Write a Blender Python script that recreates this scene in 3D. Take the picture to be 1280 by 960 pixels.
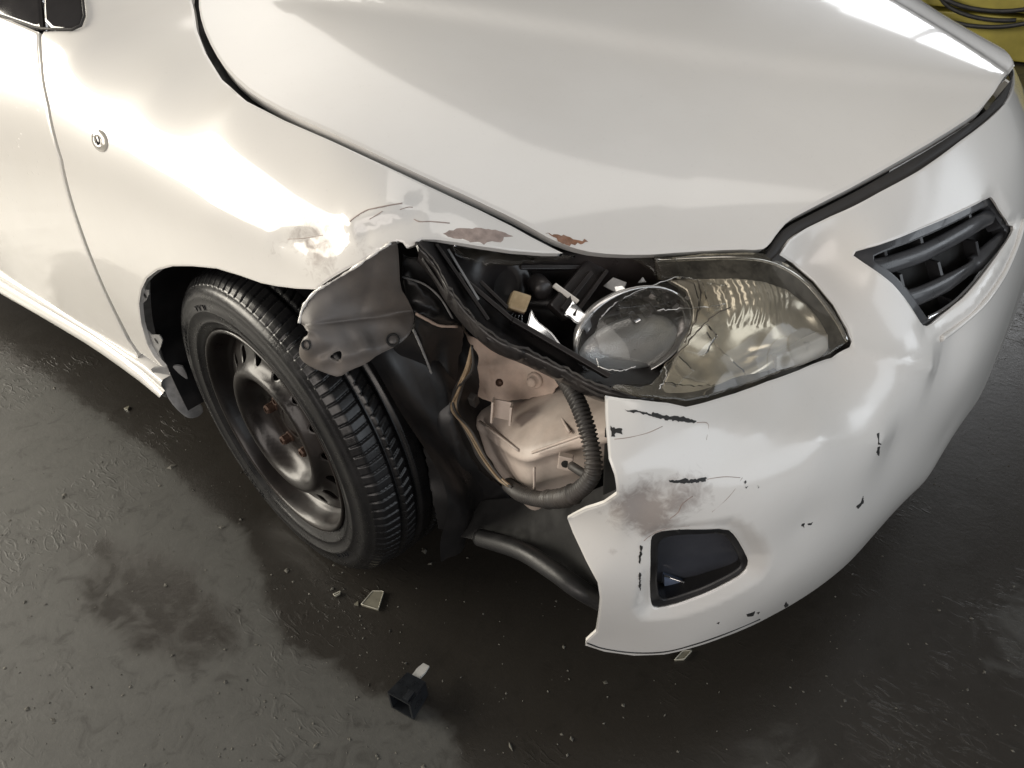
import bpy, bmesh, math, random
import numpy as np
from mathutils import Matrix, Vector
from mathutils.geometry import delaunay_2d_cdt

for o in list(bpy.data.objects):
    bpy.data.objects.remove(o)
rng = np.random.default_rng(7)
random.seed(7)
scene = bpy.context.scene
COL = scene.collection

# ------------------------------------------------------------------ camera
CAM = np.array([0.98825, -1.38726, 1.19620])
PITCH, YAW, ROLL, FPX = math.radians(37.3698), math.radians(40.3669), math.radians(-3.5163), 959.38

def cam_axes():
    f0 = np.array([-math.sin(YAW), math.cos(YAW), 0]); r = np.array([math.cos(YAW), math.sin(YAW), 0])
    f = f0 * math.cos(PITCH) - np.array([0, 0, math.sin(PITCH)]); u = np.cross(r, f)
    c, s = math.cos(ROLL), math.sin(ROLL)
    return np.array([r * c + u * s, -r * s + u * c, f])
AX = cam_axes()
cd = bpy.data.cameras.new('camera')
cam = bpy.data.objects.new('camera', cd); COL.objects.link(cam)
cd.sensor_fit = 'HORIZONTAL'; cd.sensor_width = 36; cd.lens = FPX / 1280 * 36
cd.clip_start = 0.02; cd.clip_end = 200
mw = Matrix.Identity(4)
for i, a in enumerate((AX[0], AX[1], -AX[2])):
    for k in range(3):
        mw[k][i] = a[k]
mw.translation = Vector(CAM)
cam.matrix_world = mw
scene.camera = cam
scene.render.resolution_x, scene.render.resolution_y = 1024, 768

# ------------------------------------------------------------------ light
w = bpy.data.worlds.new('World'); scene.world = w; w.use_nodes = True
w.node_tree.nodes['Background'].inputs[0].default_value = (1, .97, .94, 1)
w.node_tree.nodes['Background'].inputs[1].default_value = .115
def area(name, loc, target, sx, sy, radiance, col=(1, 1, 1), spread=180):
    l = bpy.data.lights.new(name, 'AREA'); l.shape = 'RECTANGLE'; l.size = sx; l.size_y = sy; l.energy = radiance * math.pi * sx * sy; l.color = col
    l.spread = math.radians(spread)
    o = bpy.data.objects.new(name, l); COL.objects.link(o); o.location = loc
    d = Vector(target) - Vector(loc); o.rotation_euler = d.to_track_quat('-Z', 'Y').to_euler(); return o
area('doorway_light', (-4.4, -3.4, 2.05), (0, -.8, .9), 4.6, 1.9, 15, (1, .93, .80))
r_ = area('roof_light', (-2.0, .62, 4.5), (-2.0, .62, 0), 9.2, 1.1, 2.2, (1, .95, .88)); r_.rotation_euler = (0, 0, math.atan2(-1.3, 6.8))
area('yard_light', (2.0, -6.5, 2.4), (.3, -.6, .6), 5.0, 2.6, 3.5, (1, .91, .84))
area('front_opening_light', (6.5, -.6, 2.3), (.6, -.4, .6), 7.5, 3.4, 1.9, (.86, .93, 1))
for x in (-1.7, -.55, .6):
    area('window_light', (x, 8.0, 3.2), (.5, 0, .8), 1.05, 1.9, 4.2, (.95, .97, 1))
for z in (2.0, 2.75):
    area('window_light', (6.2, 4.0, z), (.8, -.2, .75 + z - 2.3), 1.8, .68, 3.2, (.88, .94, 1))
scene.view_settings.view_transform = 'Standard'; scene.view_settings.look = 'None'
scene.view_settings.exposure = 0; scene.view_settings.gamma = 1; scene.view_settings.use_curve_mapping = False
scene.render.engine = 'CYCLES'


# ------------------------------------------------------------------ helpers
def ray(u, v):
    return np.array([(u - 640) / FPX, (480 - v) / FPX, 1.0]) @ AX
def at(u, v, x=None, y=None, z=None):
    d = ray(u, v)
    if x is not None: t = (x - CAM[0]) / d[0]
    elif y is not None: t = (y - CAM[1]) / d[1]
    else: t = (z - CAM[2]) / d[2]
    return CAM + t * d
def unit(v):
    v = np.asarray(v, float); return v / np.linalg.norm(v)

class Surf:
    """smooth panel surface: thin-plate height field over a plane"""
    def __init__(s, ctrl, en, lam=2e-5, o=None):
        s.en = unit(en); s.eu = unit(np.cross([0, 0, 1], s.en)) if abs(s.en[2]) < .95 else unit(np.cross([0, 1, 0], s.en))
        s.ev = np.cross(s.en, s.eu)
        P = np.array(ctrl, float); s.o = P.mean(0) if o is None else np.array(o, float)
        L = s.loc(P); s.c = L[:, :2]; n = len(P)
        K = s.ker(s.c, s.c) + lam * np.eye(n)
        Q = np.c_[np.ones(n), s.c]
        A = np.block([[K, Q], [Q.T, np.zeros((3, 3))]])
        w = np.linalg.solve(A, np.r_[L[:, 2], 0, 0, 0])
        s.w, s.a = w[:n], w[n:]; s.mods = []; s.off = 0.0
    def ker(s, A, B):
        r2 = ((A[:, None] - B[None]) ** 2).sum(2)
        return .5 * r2 * np.log(r2 + 1e-12)
    def loc(s, P):
        q = np.atleast_2d(P) - s.o
        return np.stack([q @ s.eu, q @ s.ev, q @ s.en], 1)
    def h(s, uv):
        uv = np.atleast_2d(uv)
        z = s.ker(uv, s.c) @ s.w + s.a[0] + uv @ s.a[1:]
        for m in s.mods: z = z + m(uv)
        return z + s.off
    def P(s, uv):
        uv = np.atleast_2d(uv)
        return s.o + uv[:, :1] * s.eu + uv[:, 1:2] * s.ev + s.h(uv)[:, None] * s.en
    def N(s, uv, e=2e-3):
        uv = np.atleast_2d(uv)
        a = (s.h(uv + [e, 0]) - s.h(uv - [e, 0])) / (2 * e); b = (s.h(uv + [0, e]) - s.h(uv - [0, e])) / (2 * e)
        n = s.en - a[:, None] * s.eu - b[:, None] * s.ev
        return n / np.linalg.norm(n, axis=1)[:, None]
    def hit(s, u, v):
        """uv on the surface seen along the line of sight through (u, v)"""
        d = ray(u, v); t = np.linspace(.4, 5.5, 400)
        L = s.loc(CAM + t[:, None] * d); g = L[:, 2] - s.h(L[:, :2])
        k = np.where((g[:-1] > 0) & (g[1:] <= 0))[0]
        if len(k) == 0: k = [int(np.argmin(np.abs(g[:-1])))]
        a, b = t[k[0]], t[k[0] + 1]
        for _ in range(30):
            m = .5 * (a + b); L = s.loc(CAM + m * d)
            if (L[0, 2] - s.h(L[:, :2])[0]) > 0: a = m
            else: b = m
        return s.loc(CAM + a * d)[0, :2]
    def px(s, pts):
        return np.array([s.hit(*p) if len(p) == 2 else s.loc(np.array(p))[0, :2] for p in pts])
    def copy(s, off):
        import copy
        c = copy.copy(s); c.off = s.off + off; return c
    def bump(s, c, r, depth, ang=0, power=2):
        """dent or bulge round pixel c with radii r (metres)"""
        c0 = s.hit(*c) if len(c) == 2 else s.loc(np.array(c))[0, :2]
        ca, sa = math.cos(ang), math.sin(ang)
        def f(uv):
            q = uv - c0; a = (q[:, 0] * ca + q[:, 1] * sa) / r[0]; b = (-q[:, 0] * sa + q[:, 1] * ca) / r[1]
            return depth * np.exp(-(a * a + b * b) ** (power / 2))
        s.mods.append(f)
    def crease(s, a, b, width, depth, ends=.03):
        """ridge (or groove) along the line a-b"""
        A, B = s.px([a, b])
        def f(uv):
            d = B - A; L = np.linalg.norm(d); d = d / L
            q = uv - A; t = q @ d; n = np.abs(q @ np.array([-d[1], d[0]]))
            e = np.clip((t + ends) / ends, 0, 1) * np.clip((L + ends - t) / ends, 0, 1)
            return depth * np.exp(-(np.sqrt(n * n + .005 ** 2) - .005) / width) * e
        s.mods.append(f)

def inpoly(pts, poly):
    x, y = pts[:, 0], pts[:, 1]; c = np.zeros(len(pts), bool)
    a = poly; b = np.roll(poly, -1, 0)
    for (x1, y1), (x2, y2) in zip(a, b):
        if y1 == y2: continue
        k = ((y1 > y) != (y2 > y)) & (x < (x2 - x1) * (y - y1) / (y2 - y1) + x1)
        c ^= k
    return c
def polydist(pts, poly):
    A = poly; B = np.roll(poly, -1, 0); d = B - A; out = np.full(len(pts), 1e9)
    dd = (d * d).sum(1) + 1e-18
    for a, e, l in zip(A, d, dd):
        t = np.clip(((pts - a) @ e) / l, 0, 1)
        out = np.minimum(out, np.linalg.norm(pts - a - t[:, None] * e, axis=1))
    return out
def resample(poly, step, closed=True):
    out = []; n = len(poly)
    for i in range(n if closed else n - 1):
        a, b = poly[i], poly[(i + 1) % n]; k = max(1, int(math.ceil(np.linalg.norm(b - a) / step)))
        for j in range(k): out.append(a + (b - a) * j / k)
    if not closed: out.append(poly[-1])
    return np.array(out)
def smooth_loop(poly, it=1, closed=True):
    """Chaikin corner cutting"""
    for _ in range(it):
        q = []
        n = len(poly)
        for i in range(n if closed else n - 1):
            a, b = np.asarray(poly[i], float), np.asarray(poly[(i + 1) % n], float)
            q += [a * .75 + b * .25, a * .25 + b * .75]
        if not closed: q = [np.asarray(poly[0], float)] + q + [np.asarray(poly[-1], float)]
        poly = q
    return poly

def mesh_obj(name, V, Fc, mat, parent=None, smooth=True, normals=None):
    me = bpy.data.meshes.new(name)
    me.from_pydata([tuple(map(float, v)) for v in V], [], [tuple(int(i) for i in f) for f in Fc])
    me.update()
    if smooth: me.polygons.foreach_set('use_smooth', [True] * len(me.polygons))
    if normals is not None: me.normals_split_custom_set_from_vertices([tuple(n) for n in normals])
    for m in (mat if isinstance(mat, (list, tuple)) else [mat]): me.materials.append(m)
    o = bpy.data.objects.new(name, me); COL.objects.link(o)
    if parent is not None: o.parent = parent
    return o

def panel_mesh(S, outline, holes=(), res=.012, hem=.012, edge=.003, jag=0.0, smooth=0, hole_smooth=1, ring=True, back=True):
    """trimmed sheet on surface S: front skin with rolled edges, hem and back skin.  outline: (px,py) or (x,y,z)"""
    loops = []
    for k, L in enumerate([outline] + list(holes)):
        P = S.px(L) if not isinstance(L, np.ndarray) else L
        it = smooth if k == 0 else hole_smooth
        if it: P = np.array(smooth_loop(list(P), it))
        P = resample(P, res * .8)
        if jag: P = P + rng.normal(0, jag, P.shape)
        loops.append(P)
    lo = loops[0].min(0); hi = loops[0].max(0)
    gx, gy = np.meshgrid(np.arange(lo[0], hi[0], res), np.arange(lo[1], hi[1], res))
    gx[::2] += res * .5
    G = np.c_[gx.ravel(), gy.ravel()]
    def inside(p):
        c = inpoly(p, loops[0])
        for L in loops[1:]: c &= ~inpoly(p, L)
        return c
    def bd(p):
        d = polydist(p, loops[0])
        for L in loops[1:]: d = np.minimum(d, polydist(p, L))
        return d
    G = G[inside(G)]
    if len(G): G = G[bd(G) > res * (.75 if ring else .5)]
    extra = []
    if ring and edge > 0:
        for L in loops:
            t = np.roll(L, -1, 0) - np.roll(L, 1, 0); t /= np.linalg.norm(t, axis=1)[:, None] + 1e-12
            nn = np.c_[-t[:, 1], t[:, 0]]
            for dd in (edge, edge * 2.2):
                for sg in (1, -1):
                    q = L + nn * dd * sg; q = q[inside(q)]
                    if len(q): q = q[bd(q) > dd * .85]
                    extra.append(q)
    verts = []; edges = []
    for L in loops:
        b = len(verts); verts += [tuple(p) for p in L]
        edges += [(b + i, b + (i + 1) % len(L)) for i in range(len(L))]
    nb = len(verts)
    for q in [G] + extra: verts += [tuple(p) for p in q]
    vo, eo, fo, ov, oe, of = delaunay_2d_cdt([Vector(v) for v in verts], edges, [], 0, 1e-6)
    uv = np.array([(v.x, v.y) for v in vo]); T = np.array([list(f) for f in fo])
    cen = uv[T].mean(1); T = T[inside(cen)]
    a = uv[T[:, 1]] - uv[T[:, 0]]; b = uv[T[:, 2]] - uv[T[:, 0]]
    ar = a[:, 0] * b[:, 1] - a[:, 1] * b[:, 0]
    T[ar < 0] = T[ar < 0][:, ::-1]
    T = T[np.abs(ar) > 1e-10]
    used = np.unique(T); remap = -np.ones(len(uv), int); remap[used] = np.arange(len(used)); uv = uv[used]; T = remap[T]
    P = S.P(uv); N = S.N(uv)
    if edge > 0:
        d = bd(uv); k = np.clip(1 - d / (edge * 2.2), 0, 1)
        P = P - N * (edge * .9 * k ** 2)[:, None]
        # tilt the normals outwards on the rolled edge
        if len(uv):
            e = 1e-4; gx = (bd(uv + [e, 0]) - bd(uv - [e, 0])) / (2 * e); gy = (bd(uv + [0, e]) - bd(uv - [0, e])) / (2 * e)
            g3 = gx[:, None] * S.eu + gy[:, None] * S.ev
            N = N - g3 * (k * .8)[:, None]; N /= np.linalg.norm(N, axis=1)[:, None]
    V = list(P); NN = list(N); Fc = [tuple(t) for t in T]
    # boundary
    cnt = {}
    for t in T:
        for i in range(3):
            e = (t[i], t[(i + 1) % 3]); cnt[e] = 1
    B = [e for e in cnt if (e[1], e[0]) not in cnt]
    N0 = S.N(uv)
    if hem > 0:
        idx = {}
        for a_, b_ in B:
            for i in (a_, b_):
                if i not in idx:
                    idx[i] = len(V); V += [P[i], P[i] - N0[i] * hem]; NN += [N[i], N[i]]
        for a_, b_ in B:
            e = np.cross(P[b_] - P[a_], N0[a_]); e = e / (np.linalg.norm(e) + 1e-12)
            for i in (a_, b_):
                NN[idx[i]] = e; NN[idx[i] + 1] = e
            Fc.append((b_, a_, idx[a_], idx[b_]) if False else (idx[b_], idx[a_], idx[a_] + 1, idx[b_] + 1))
        if back:
            b0 = len(V); th = min(hem, .004)
            V += list(P - N0 * th); NN += list(-N0)
            Fc += [(t[0] + b0, t[2] + b0, t[1] + b0) for t in T]
    return np.array(V), Fc, np.array(NN), uv
def panel(name, S, outline, mat, parent=None, dirt=None, **kw):
    V, Fc, NN, uv = panel_mesh(S, outline, **kw)
    o = mesh_obj(name, V, Fc, mat, parent, True, NN)
    if dirt is not None: paint(o, dirt)
    return o
def paint(o, blobs):
    """wear mask: list of (xyz, radius or (rx,ry,rz), strength)"""
    me = o.data; n = len(me.vertices); co = np.empty(n * 3); me.vertices.foreach_get('co', co); co = co.reshape(-1, 3)
    m = np.zeros(n)
    for c, r, s in blobs:
        d = ((co - np.asarray(c)) / np.asarray(r)); m = np.maximum(m, s * np.exp(-(d * d).sum(1)))
    a = me.attributes.new('wear', 'FLOAT', 'POINT'); a.data.foreach_set('value', m.astype(np.float32))

def frames(P):
    P = np.asarray(P, float); T = np.gradient(P, axis=0); T /= np.linalg.norm(T, axis=1)[:, None] + 1e-12
    n = np.cross(T[0], [0.3, 0.2, 1]);
    if np.linalg.norm(n) < 1e-3: n = np.cross(T[0], [1, 0, 0])
    n = unit(n); A = []; 
    for t in T:
        n = unit(n - t * (n @ t)); A.append((n, np.cross(t, n)))
    return T, A
def spline(pts, n=40):
    P = np.array(pts, float); k = len(P); out = []
    Q = np.vstack([2 * P[0] - P[1], P, 2 * P[-1] - P[-2]])
    per = max(2, n // (k - 1))
    for i in range(k - 1):
        p0, p1, p2, p3 = Q[i:i + 4]
        for j in range(per):
            t = j / per
            out.append(.5 * (2 * p1 + (p2 - p0) * t + (2 * p0 - 5 * p1 + 4 * p2 - p3) * t * t + (3 * p1 - p0 - 3 * p2 + p3) * t ** 3))
    out.append(P[-1]); return np.array(out)
def tube_data(P, r, seg=10, flat=None, caps=True):
    P = np.asarray(P, float); T, A = frames(P); n = len(P); r = np.broadcast_to(np.asarray(r, float), (n,))
    V = []; Fc = []
    fx, fy = flat if flat else (1, 1)
    for i in range(n):
        for k in range(seg):
            a = 2 * math.pi * k / seg
            V.append(P[i] + r[i] * (math.cos(a) * fx * A[i][0] + math.sin(a) * fy * A[i][1]))
    for i in range(n - 1):
        for k in range(seg):
            Fc.append((i * seg + k, i * seg + (k + 1) % seg, (i + 1) * seg + (k + 1) % seg, (i + 1) * seg + k))
    if caps:
        Fc.append(tuple(range(seg))[::-1]); Fc.append(tuple((n - 1) * seg + k for k in range(seg)))
    return V, Fc
def tube(name, P, r, mat, parent=None, **kw):
    V, Fc = tube_data(P, r, **kw); return mesh_obj(name, V, Fc, mat, parent)
def join_data(parts):
    V = []; Fc = []
    for v, f in parts:
        b = len(V); V += list(v); Fc += [tuple(i + b for i in t) for t in f]
    return V, Fc
def hull_box(c, ax, size, bev=.15):
    """bevelled box: centre, 3x3 axes (rows), full sizes"""
    c = np.asarray(c, float); ax = np.array([unit(a) for a in ax]); s = np.asarray(size, float) / 2
    b = bev * s.min(); bm = bmesh.new()
    for sx in (-1, 1):
        for sy in (-1, 1):
            for sz in (-1, 1):
                bm.verts.new(c + sx * s[0] * ax[0] + sy * s[1] * ax[1] + sz * s[2] * ax[2])
    r = bmesh.ops.convex_hull(bm, input=bm.verts)
    bmesh.ops.dissolve_limit(bm, angle_limit=.02, verts=bm.verts, edges=bm.edges)
    if bev: bmesh.ops.bevel(bm, geom=list(bm.edges), offset=b, segments=2, affect='EDGES', profile=.6)
    bmesh.ops.recalc_face_normals(bm, faces=bm.faces)
    bm.verts.index_update(); V = [np.array(v.co) for v in bm.verts]; Fc = [tuple(v.index for v in f.verts) for f in bm.faces]
    bm.free(); return V, Fc
def box(name, c, ax, size, mat, parent=None, bev=.15):
    V, Fc = hull_box(c, ax, size, bev); return mesh_obj(name, V, Fc, mat, parent, smooth=False)
def lathe_data(c, axis, prof, seg=48, ref=(0, 0, 1), closed=False, a0=0, a1=2 * math.pi):
    """prof: (radius, offset along axis)"""
    w = unit(axis); u = unit(np.asarray(ref, float) - w * np.dot(ref, w)); v = np.cross(w, u)
    full = abs(a1 - a0 - 2 * math.pi) < 1e-6; ns = seg if full else seg + 1
    V = []; Fc = []; m = len(prof)
    for k in range(ns):
        a = a0 + (a1 - a0) * k / seg; d = math.cos(a) * u + math.sin(a) * v
        for r, h in prof: V.append(np.asarray(c) + r * d + h * w)
    for k in range(seg):
        k2 = (k + 1) % ns
        for j in range(m - 1): Fc.append((k * m + j, k2 * m + j, k2 * m + j + 1, k * m + j + 1))
    return V, Fc
def lathe(name, c, axis, prof, mat, parent=None, **kw):
    V, Fc = lathe_data(c, axis, prof, **kw); return mesh_obj(name, V, Fc, mat, parent)
def empty(name, loc=(0, 0, 0)):
    o = bpy.data.objects.new(name, None); COL.objects.link(o); o.location = loc; o.empty_display_size = .1; return o
def tag(o, label, cat, group=None, kind=None):
    if label: o['label'] = label
    if cat: o['category'] = cat
    if group: o['group'] = group
    if kind: o['kind'] = kind
    return o

# ------------------------------------------------------------------ materials
def nt(name):
    m = bpy.data.materials.new(name); m.use_nodes = True; t = m.node_tree; b = t.nodes['Principled BSDF']; return m, t, b
def N_(t, kind, **kw):
    n = t.nodes.new(kind)
    for k, v in kw.items():
        if k in n.inputs: n.inputs[k].default_value = v
        else: setattr(n, k, v)
    return n
def noise(t, scale, detail=4, rough=.55, dist=0, vec=None):
    n = N_(t, 'ShaderNodeTexNoise'); n.inputs['Scale'].default_value = scale; n.inputs['Detail'].default_value = detail
    n.inputs['Roughness'].default_value = rough; n.inputs['Distortion'].default_value = dist
    if vec is None:
        tc = N_(t, 'ShaderNodeTexCoord'); vec = tc.outputs['Object']
    t.links.new(vec, n.inputs['Vector']); return n.outputs['Fac']
def ramp(t, fac, stops):
    r = N_(t, 'ShaderNodeValToRGB'); e = r.color_ramp.elements
    while len(e) < len(stops): e.new(.5)
    for k, (p, c) in enumerate(stops):
        e[k].position = p; e[k].color = tuple(c) + (1,) if len(c) == 3 else c
    t.links.new(fac, r.inputs['Fac']); return r.outputs['Color']
def mixc(t, fac, a, b):
    m = N_(t, 'ShaderNodeMix'); m.data_type = 'RGBA'
    for s, v in ((m.inputs[0], fac), (m.inputs[6], a), (m.inputs[7], b)):
        if hasattr(v, 'is_output'): t.links.new(v, s)
        elif isinstance(v, (int, float)): s.default_value = v
        else: s.default_value = tuple(v) + (1,)
    return m.outputs[2]
def mth(t, op, a, b=0.0, clamp=False):
    m = N_(t, 'ShaderNodeMath'); m.operation = op; m.use_clamp = clamp
    for s, v in ((m.inputs[0], a), (m.inputs[1], b)):
        if hasattr(v, 'is_output'): t.links.new(v, s)
        else: s.default_value = v
    return m.outputs[0]
def bumpn(t, b, h, strength=.3, dist=.002):
    n = N_(t, 'ShaderNodeBump'); n.inputs['Strength'].default_value = strength; n.inputs['Distance'].default_value = dist
    t.links.new(h, n.inputs['Height']); t.links.new(n.outputs[0], b.inputs['Normal'])
def simple(name, col, rough=.5, metal=0, coat=0, var=.25, scale=30, bump=.0, bscale=200, dust=None, dust_amt=.5, **kw):
    m, t, b = nt(name)
    f = noise(t, scale, 6)
    c = ramp(t, f, [(.25, [x * (1 - var) for x in col]), (.75, [min(1, x * (1 + var)) for x in col])])
    if dust is not None:
        g = noise(t, scale * .45, 8, .65, .4)
        k = ramp(t, g, [(.5 - .25 * dust_amt, (0, 0, 0)), (.95 - .4 * dust_amt, (1, 1, 1))])
        c = mixc(t, mth(t, 'MULTIPLY', k, dust_amt), c, dust)
    t.links.new(c, b.inputs['Base Color'])
    r = ramp(t, f, [(.3, (max(.02, rough * .75),) * 3), (.7, (min(1, rough * 1.25),) * 3)])
    t.links.new(r, b.inputs['Roughness'])
    b.inputs['Metallic'].default_value = metal; b.inputs['Coat Weight'].default_value = coat
    for k, v in kw.items(): b.inputs[k.replace('_', ' ')].default_value = v
    if bump: bumpn(t, b, noise(t, bscale, 5), bump, .002)
    return m

# white lacquer with a wear mask (scuffed to grey-brown filler), faint dust
def paint_mat(name, base=(.80, .785, .755), drops=False, haze=0.0):
    m, t, b = nt(name)
    f = noise(t, 6, 3); c = ramp(t, f, [(.3, [x * .97 for x in base]), (.7, base)])
    at_ = N_(t, 'ShaderNodeAttribute'); at_.attribute_name = 'wear'
    g = noise(t, 55, 9, .62, 1.2); g2 = noise(t, 14, 5, .6, .6)
    k = mth(t, 'ADD', at_.outputs['Fac'], mth(t, 'MULTIPLY', mth(t, 'SUBTRACT', g, .5), .9))
    k = mth(t, 'ADD', k, mth(t, 'MULTIPLY', mth(t, 'SUBTRACT', g2, .5), .7))
    k1 = mth(t, 'MULTIPLY', mth(t, 'GREATER_THAN', at_.outputs['Fac'], .02), ramp(t, k, [(.38, (0, 0, 0)), (.8, (.9, .9, .9))]))
    c = mixc(t, k1, c, mixc(t, g2, (.40, .35, .32), (.25, .22, .21)))
    d = noise(t, 160, 4, .7); dk = ramp(t, d, [(.60, (0, 0, 0)), (.8, (.3, .3, .3))])
    c = mixc(t, dk, c, [x * .75 for x in base])
    film = noise(t, 2.5, 6, .6, .8); c = mixc(t, ramp(t, film, [(.4, (0, 0, 0)), (.75, (.16, .16, .16))]), c, (.55, .50, .44))
    t.links.new(c, b.inputs['Base Color'])
    t.links.new(mth(t, 'ADD', mth(t, 'MULTIPLY', k1, .4), .32), b.inputs['Roughness'])
    t.links.new(mth(t, 'SUBTRACT', 1, k1, True), b.inputs['Coat Weight'])
    t.links.new(mth(t, 'ADD', .02 + haze, mth(t, 'MULTIPLY', film, .10)), b.inputs['Coat Roughness']); b.inputs['Coat IOR'].default_value = 1.5
    b.inputs['Specular IOR Level'].default_value = .3
    bumpn(t, b, mth(t, 'ADD', noise(t, 3, 2), mth(t, 'MULTIPLY', k1, mth(t, 'MULTIPLY', g, .5))), .12, .004)
    if drops:      # dried water drops on the door skin
        v_ = N_(t, 'ShaderNodeTexVoronoi'); v_.inputs['Scale'].default_value = 70; tc = N_(t, 'ShaderNodeTexCoord'); t.links.new(tc.outputs['Object'], v_.inputs['Vector'])
        hh = ramp(t, v_.outputs['Distance'], [(.05, (1, 1, 1)), (.16, (0, 0, 0))]); hh = mth(t, 'MULTIPLY', hh, ramp(t, noise(t, 20, 2), [(.5, (0, 0, 0)), (.62, (1, 1, 1))]))
        n_ = N_(t, 'ShaderNodeBump'); n_.inputs['Strength'].default_value = .5; n_.inputs['Distance'].default_value = .0015; t.links.new(hh, n_.inputs['Height']); t.links.new(n_.outputs[0], b.inputs['Coat Normal'])
    return m
M = {}
M['paint'] = paint_mat('white_paint'); M['paintb'] = paint_mat('bumper_paint', haze=.10); M['paintd'] = paint_mat('white_paint_with_drops', drops=True)
M['plastic'] = simple('black_plastic', (.012, .012, .013), .36, dust=(.10, .085, .075), dust_amt=.22, scale=18)
M['rubber'] = simple('black_rubber', (.018, .018, .019), .45, scale=40, bump=.1, bscale=400)
M['seal'] = simple('seal_rubber', (.028, .026, .025), .65, scale=25, var=.3, dust=(.15, .14, .13), dust_amt=.15)
M['primer'] = simple('bare_inner_metal', (.125, .117, .112), .48, metal=.1, scale=14, var=.35, dust=(.26, .20, .15), dust_amt=.4, bump=.15, bscale=60)
M['greymetal'] = simple('grey_flange', (.28, .28, .28), .5, scale=60, var=.3, dust=(.12, .12, .12), dust_amt=.4)
M['dark'] = simple('dark_cavity', (.012, .012, .012), .7)
M['chrome'] = simple('chrome', (.75, .75, .76), .08, metal=1, var=.08, scale=30)
M['floor'] = simple('f', (.07, .065, .055), .4)

car = tag(empty('damaged_car', (0, 0, 0)), 'white car with smashed front corner, broken headlight and torn bumper', 'car')

# ---- panel surfaces -------------------------------------------------
GAP = [at(243, 0, z=.94), at(258, 62, z=.91), at(292, 103, z=.892), at(357, 146, z=.868), at(420, 173, z=.853),
       at(480, 202, z=.836), at(540, 230, z=.813), at(600, 258, z=.785), at(645, 278, z=.762), at(690, 303, z=.737)]
FRONT = [at(957, 313, z=.700), at(985, 276, z=.719), at(1010, 263, z=.731), at(1080, 227, z=.757), at(1150, 187, z=.778), at(1200, 156, z=.790), at(1234, 132, z=.797)]
LIP = [at(740, 316, z=.722), at(815, 319, z=.706), at(880, 314, z=.702)]
hc = list(GAP) + list(FRONT) + LIP
hc += [(-.3, -.3, .968), (0, -.45, .922), (.3, -.45, .868), (.5, -.42, .818), (0, -.62, .905), (.25, -.62, .858), (.42, -.58, .800), (.62, -.3, .805),
       (-.6, -.45, .985)]
hc += [(x, -y, z) for x, y, z in hc]
hc += [(-.6, 0, 1.01), (-.3, 0, .980), (0, 0, .946), (.3, 0, .905), (.6, 0, .852), (.74, 0, .818)]
def lean(y): return .13 * .08 * np.log1p(np.exp(np.clip((np.asarray(y) - .03) / .08, -30, 30)))
class PolySurf(Surf):
    def __init__(s, ctrl):
        s.en = np.array([0, 0, 1.]); s.eu = np.array([1., 0, 0]); s.ev = np.array([0, 1., 0]); s.o = np.zeros(3); s.mods = []; s.off = 0.0
        P = np.array([tuple(c) for c in ctrl]); s.k = np.linalg.lstsq(s.bas(P[:, :2]), P[:, 2], rcond=None)[0]
    def sh(s, q):      # raised middle with a shoulder along each side; the car leans to the damaged corner
        x, y = q[:, 0], np.abs(q[:, 1])
        w = .008 + .045 * np.clip((x + .15) / .6, 0, 1); yl = .575 - .08 * np.clip((x - .35) / .3, 0, 1); k = .19 * (1 - .65 * np.clip((x + .1) / .65, 0, 1))
        a = -k * w * np.log1p(np.exp(np.clip((y - yl) / w, -30, 30))) + k * .18
        return a + lean(q[:, 1])
    def bas(s, q): return np.stack([q[:, 0] ** i * q[:, 1] ** (2 * j) for i in range(4) for j in range(3)], 1)
    def h(s, uv):
        uv = np.atleast_2d(uv); z = s.bas(uv) @ s.k + s.sh(uv)
        for m in s.mods: z = z + m(uv)
        return z + s.off
S_hood = PolySurf(hc)
GAP = [S_hood.P(S_hood.hit(u, v))[0] for u, v in ((243, 0), (258, 62), (292, 103), (357, 146), (420, 173), (480, 202), (540, 230), (600, 258), (645, 278), (690, 303))]
# two character lines that run to the nose: raised middle
def hood_lines(uv, S=S_hood):
    P = S.o + uv[:, :1] * S.eu + uv[:, 1:2] * S.ev
    x, y = P[:, 0], np.abs(P[:, 1])
    yl = .045 + (.80 - x) * .74 - .25 * np.clip(.80 - x, 0, 2) ** 2 * .9
    d = y - yl
    return .009 / (1 + np.exp(np.clip(d / .011, -40, 40)))
S_hood.mods.append(hood_lines)

sc = list(GAP)
sc += [(-1.4, -.84, .2), (-1.4, -.872, .35), (-1.4, -.884, .5), (-1.4, -.885, .65), (-1.4, -.875, .80), (-1.4, -.85, .9), (-1.4, -.80, .98),
       (-.9, -.885, .5), (-.9, -.885, .65), (-.9, -.872, .8), (-.9, -.84, .9), (-.9, -.868, .33),
       (-.45, -.86, .28), (-.42, -.878, .45), (-.42, -.884, .6), (-.42, -.876, .74), (-.40, -.845, .84), (-.4, -.80, .905), (-.4, -.70, .945),
       (-.2, -.885, .6), (-.2, -.878, .72), (-.2, -.85, .815), (-.18, -.79, .88),
       (0, -.884, .655), (0, -.872, .74), (0, -.835, .82), (0, -.79, .872),
       (.15, -.876, .66), (.17, -.858, .74), (.17, -.815, .815),
       (.30, -.862, .68), (.32, -.83, .755), (.31, -.80, .80), (.42, -.79, .71), (.42, -.76, .745), (.40, -.735, .768)]
S_side = Surf(sc, (.12, -.8, .58), 4e-4)

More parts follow.
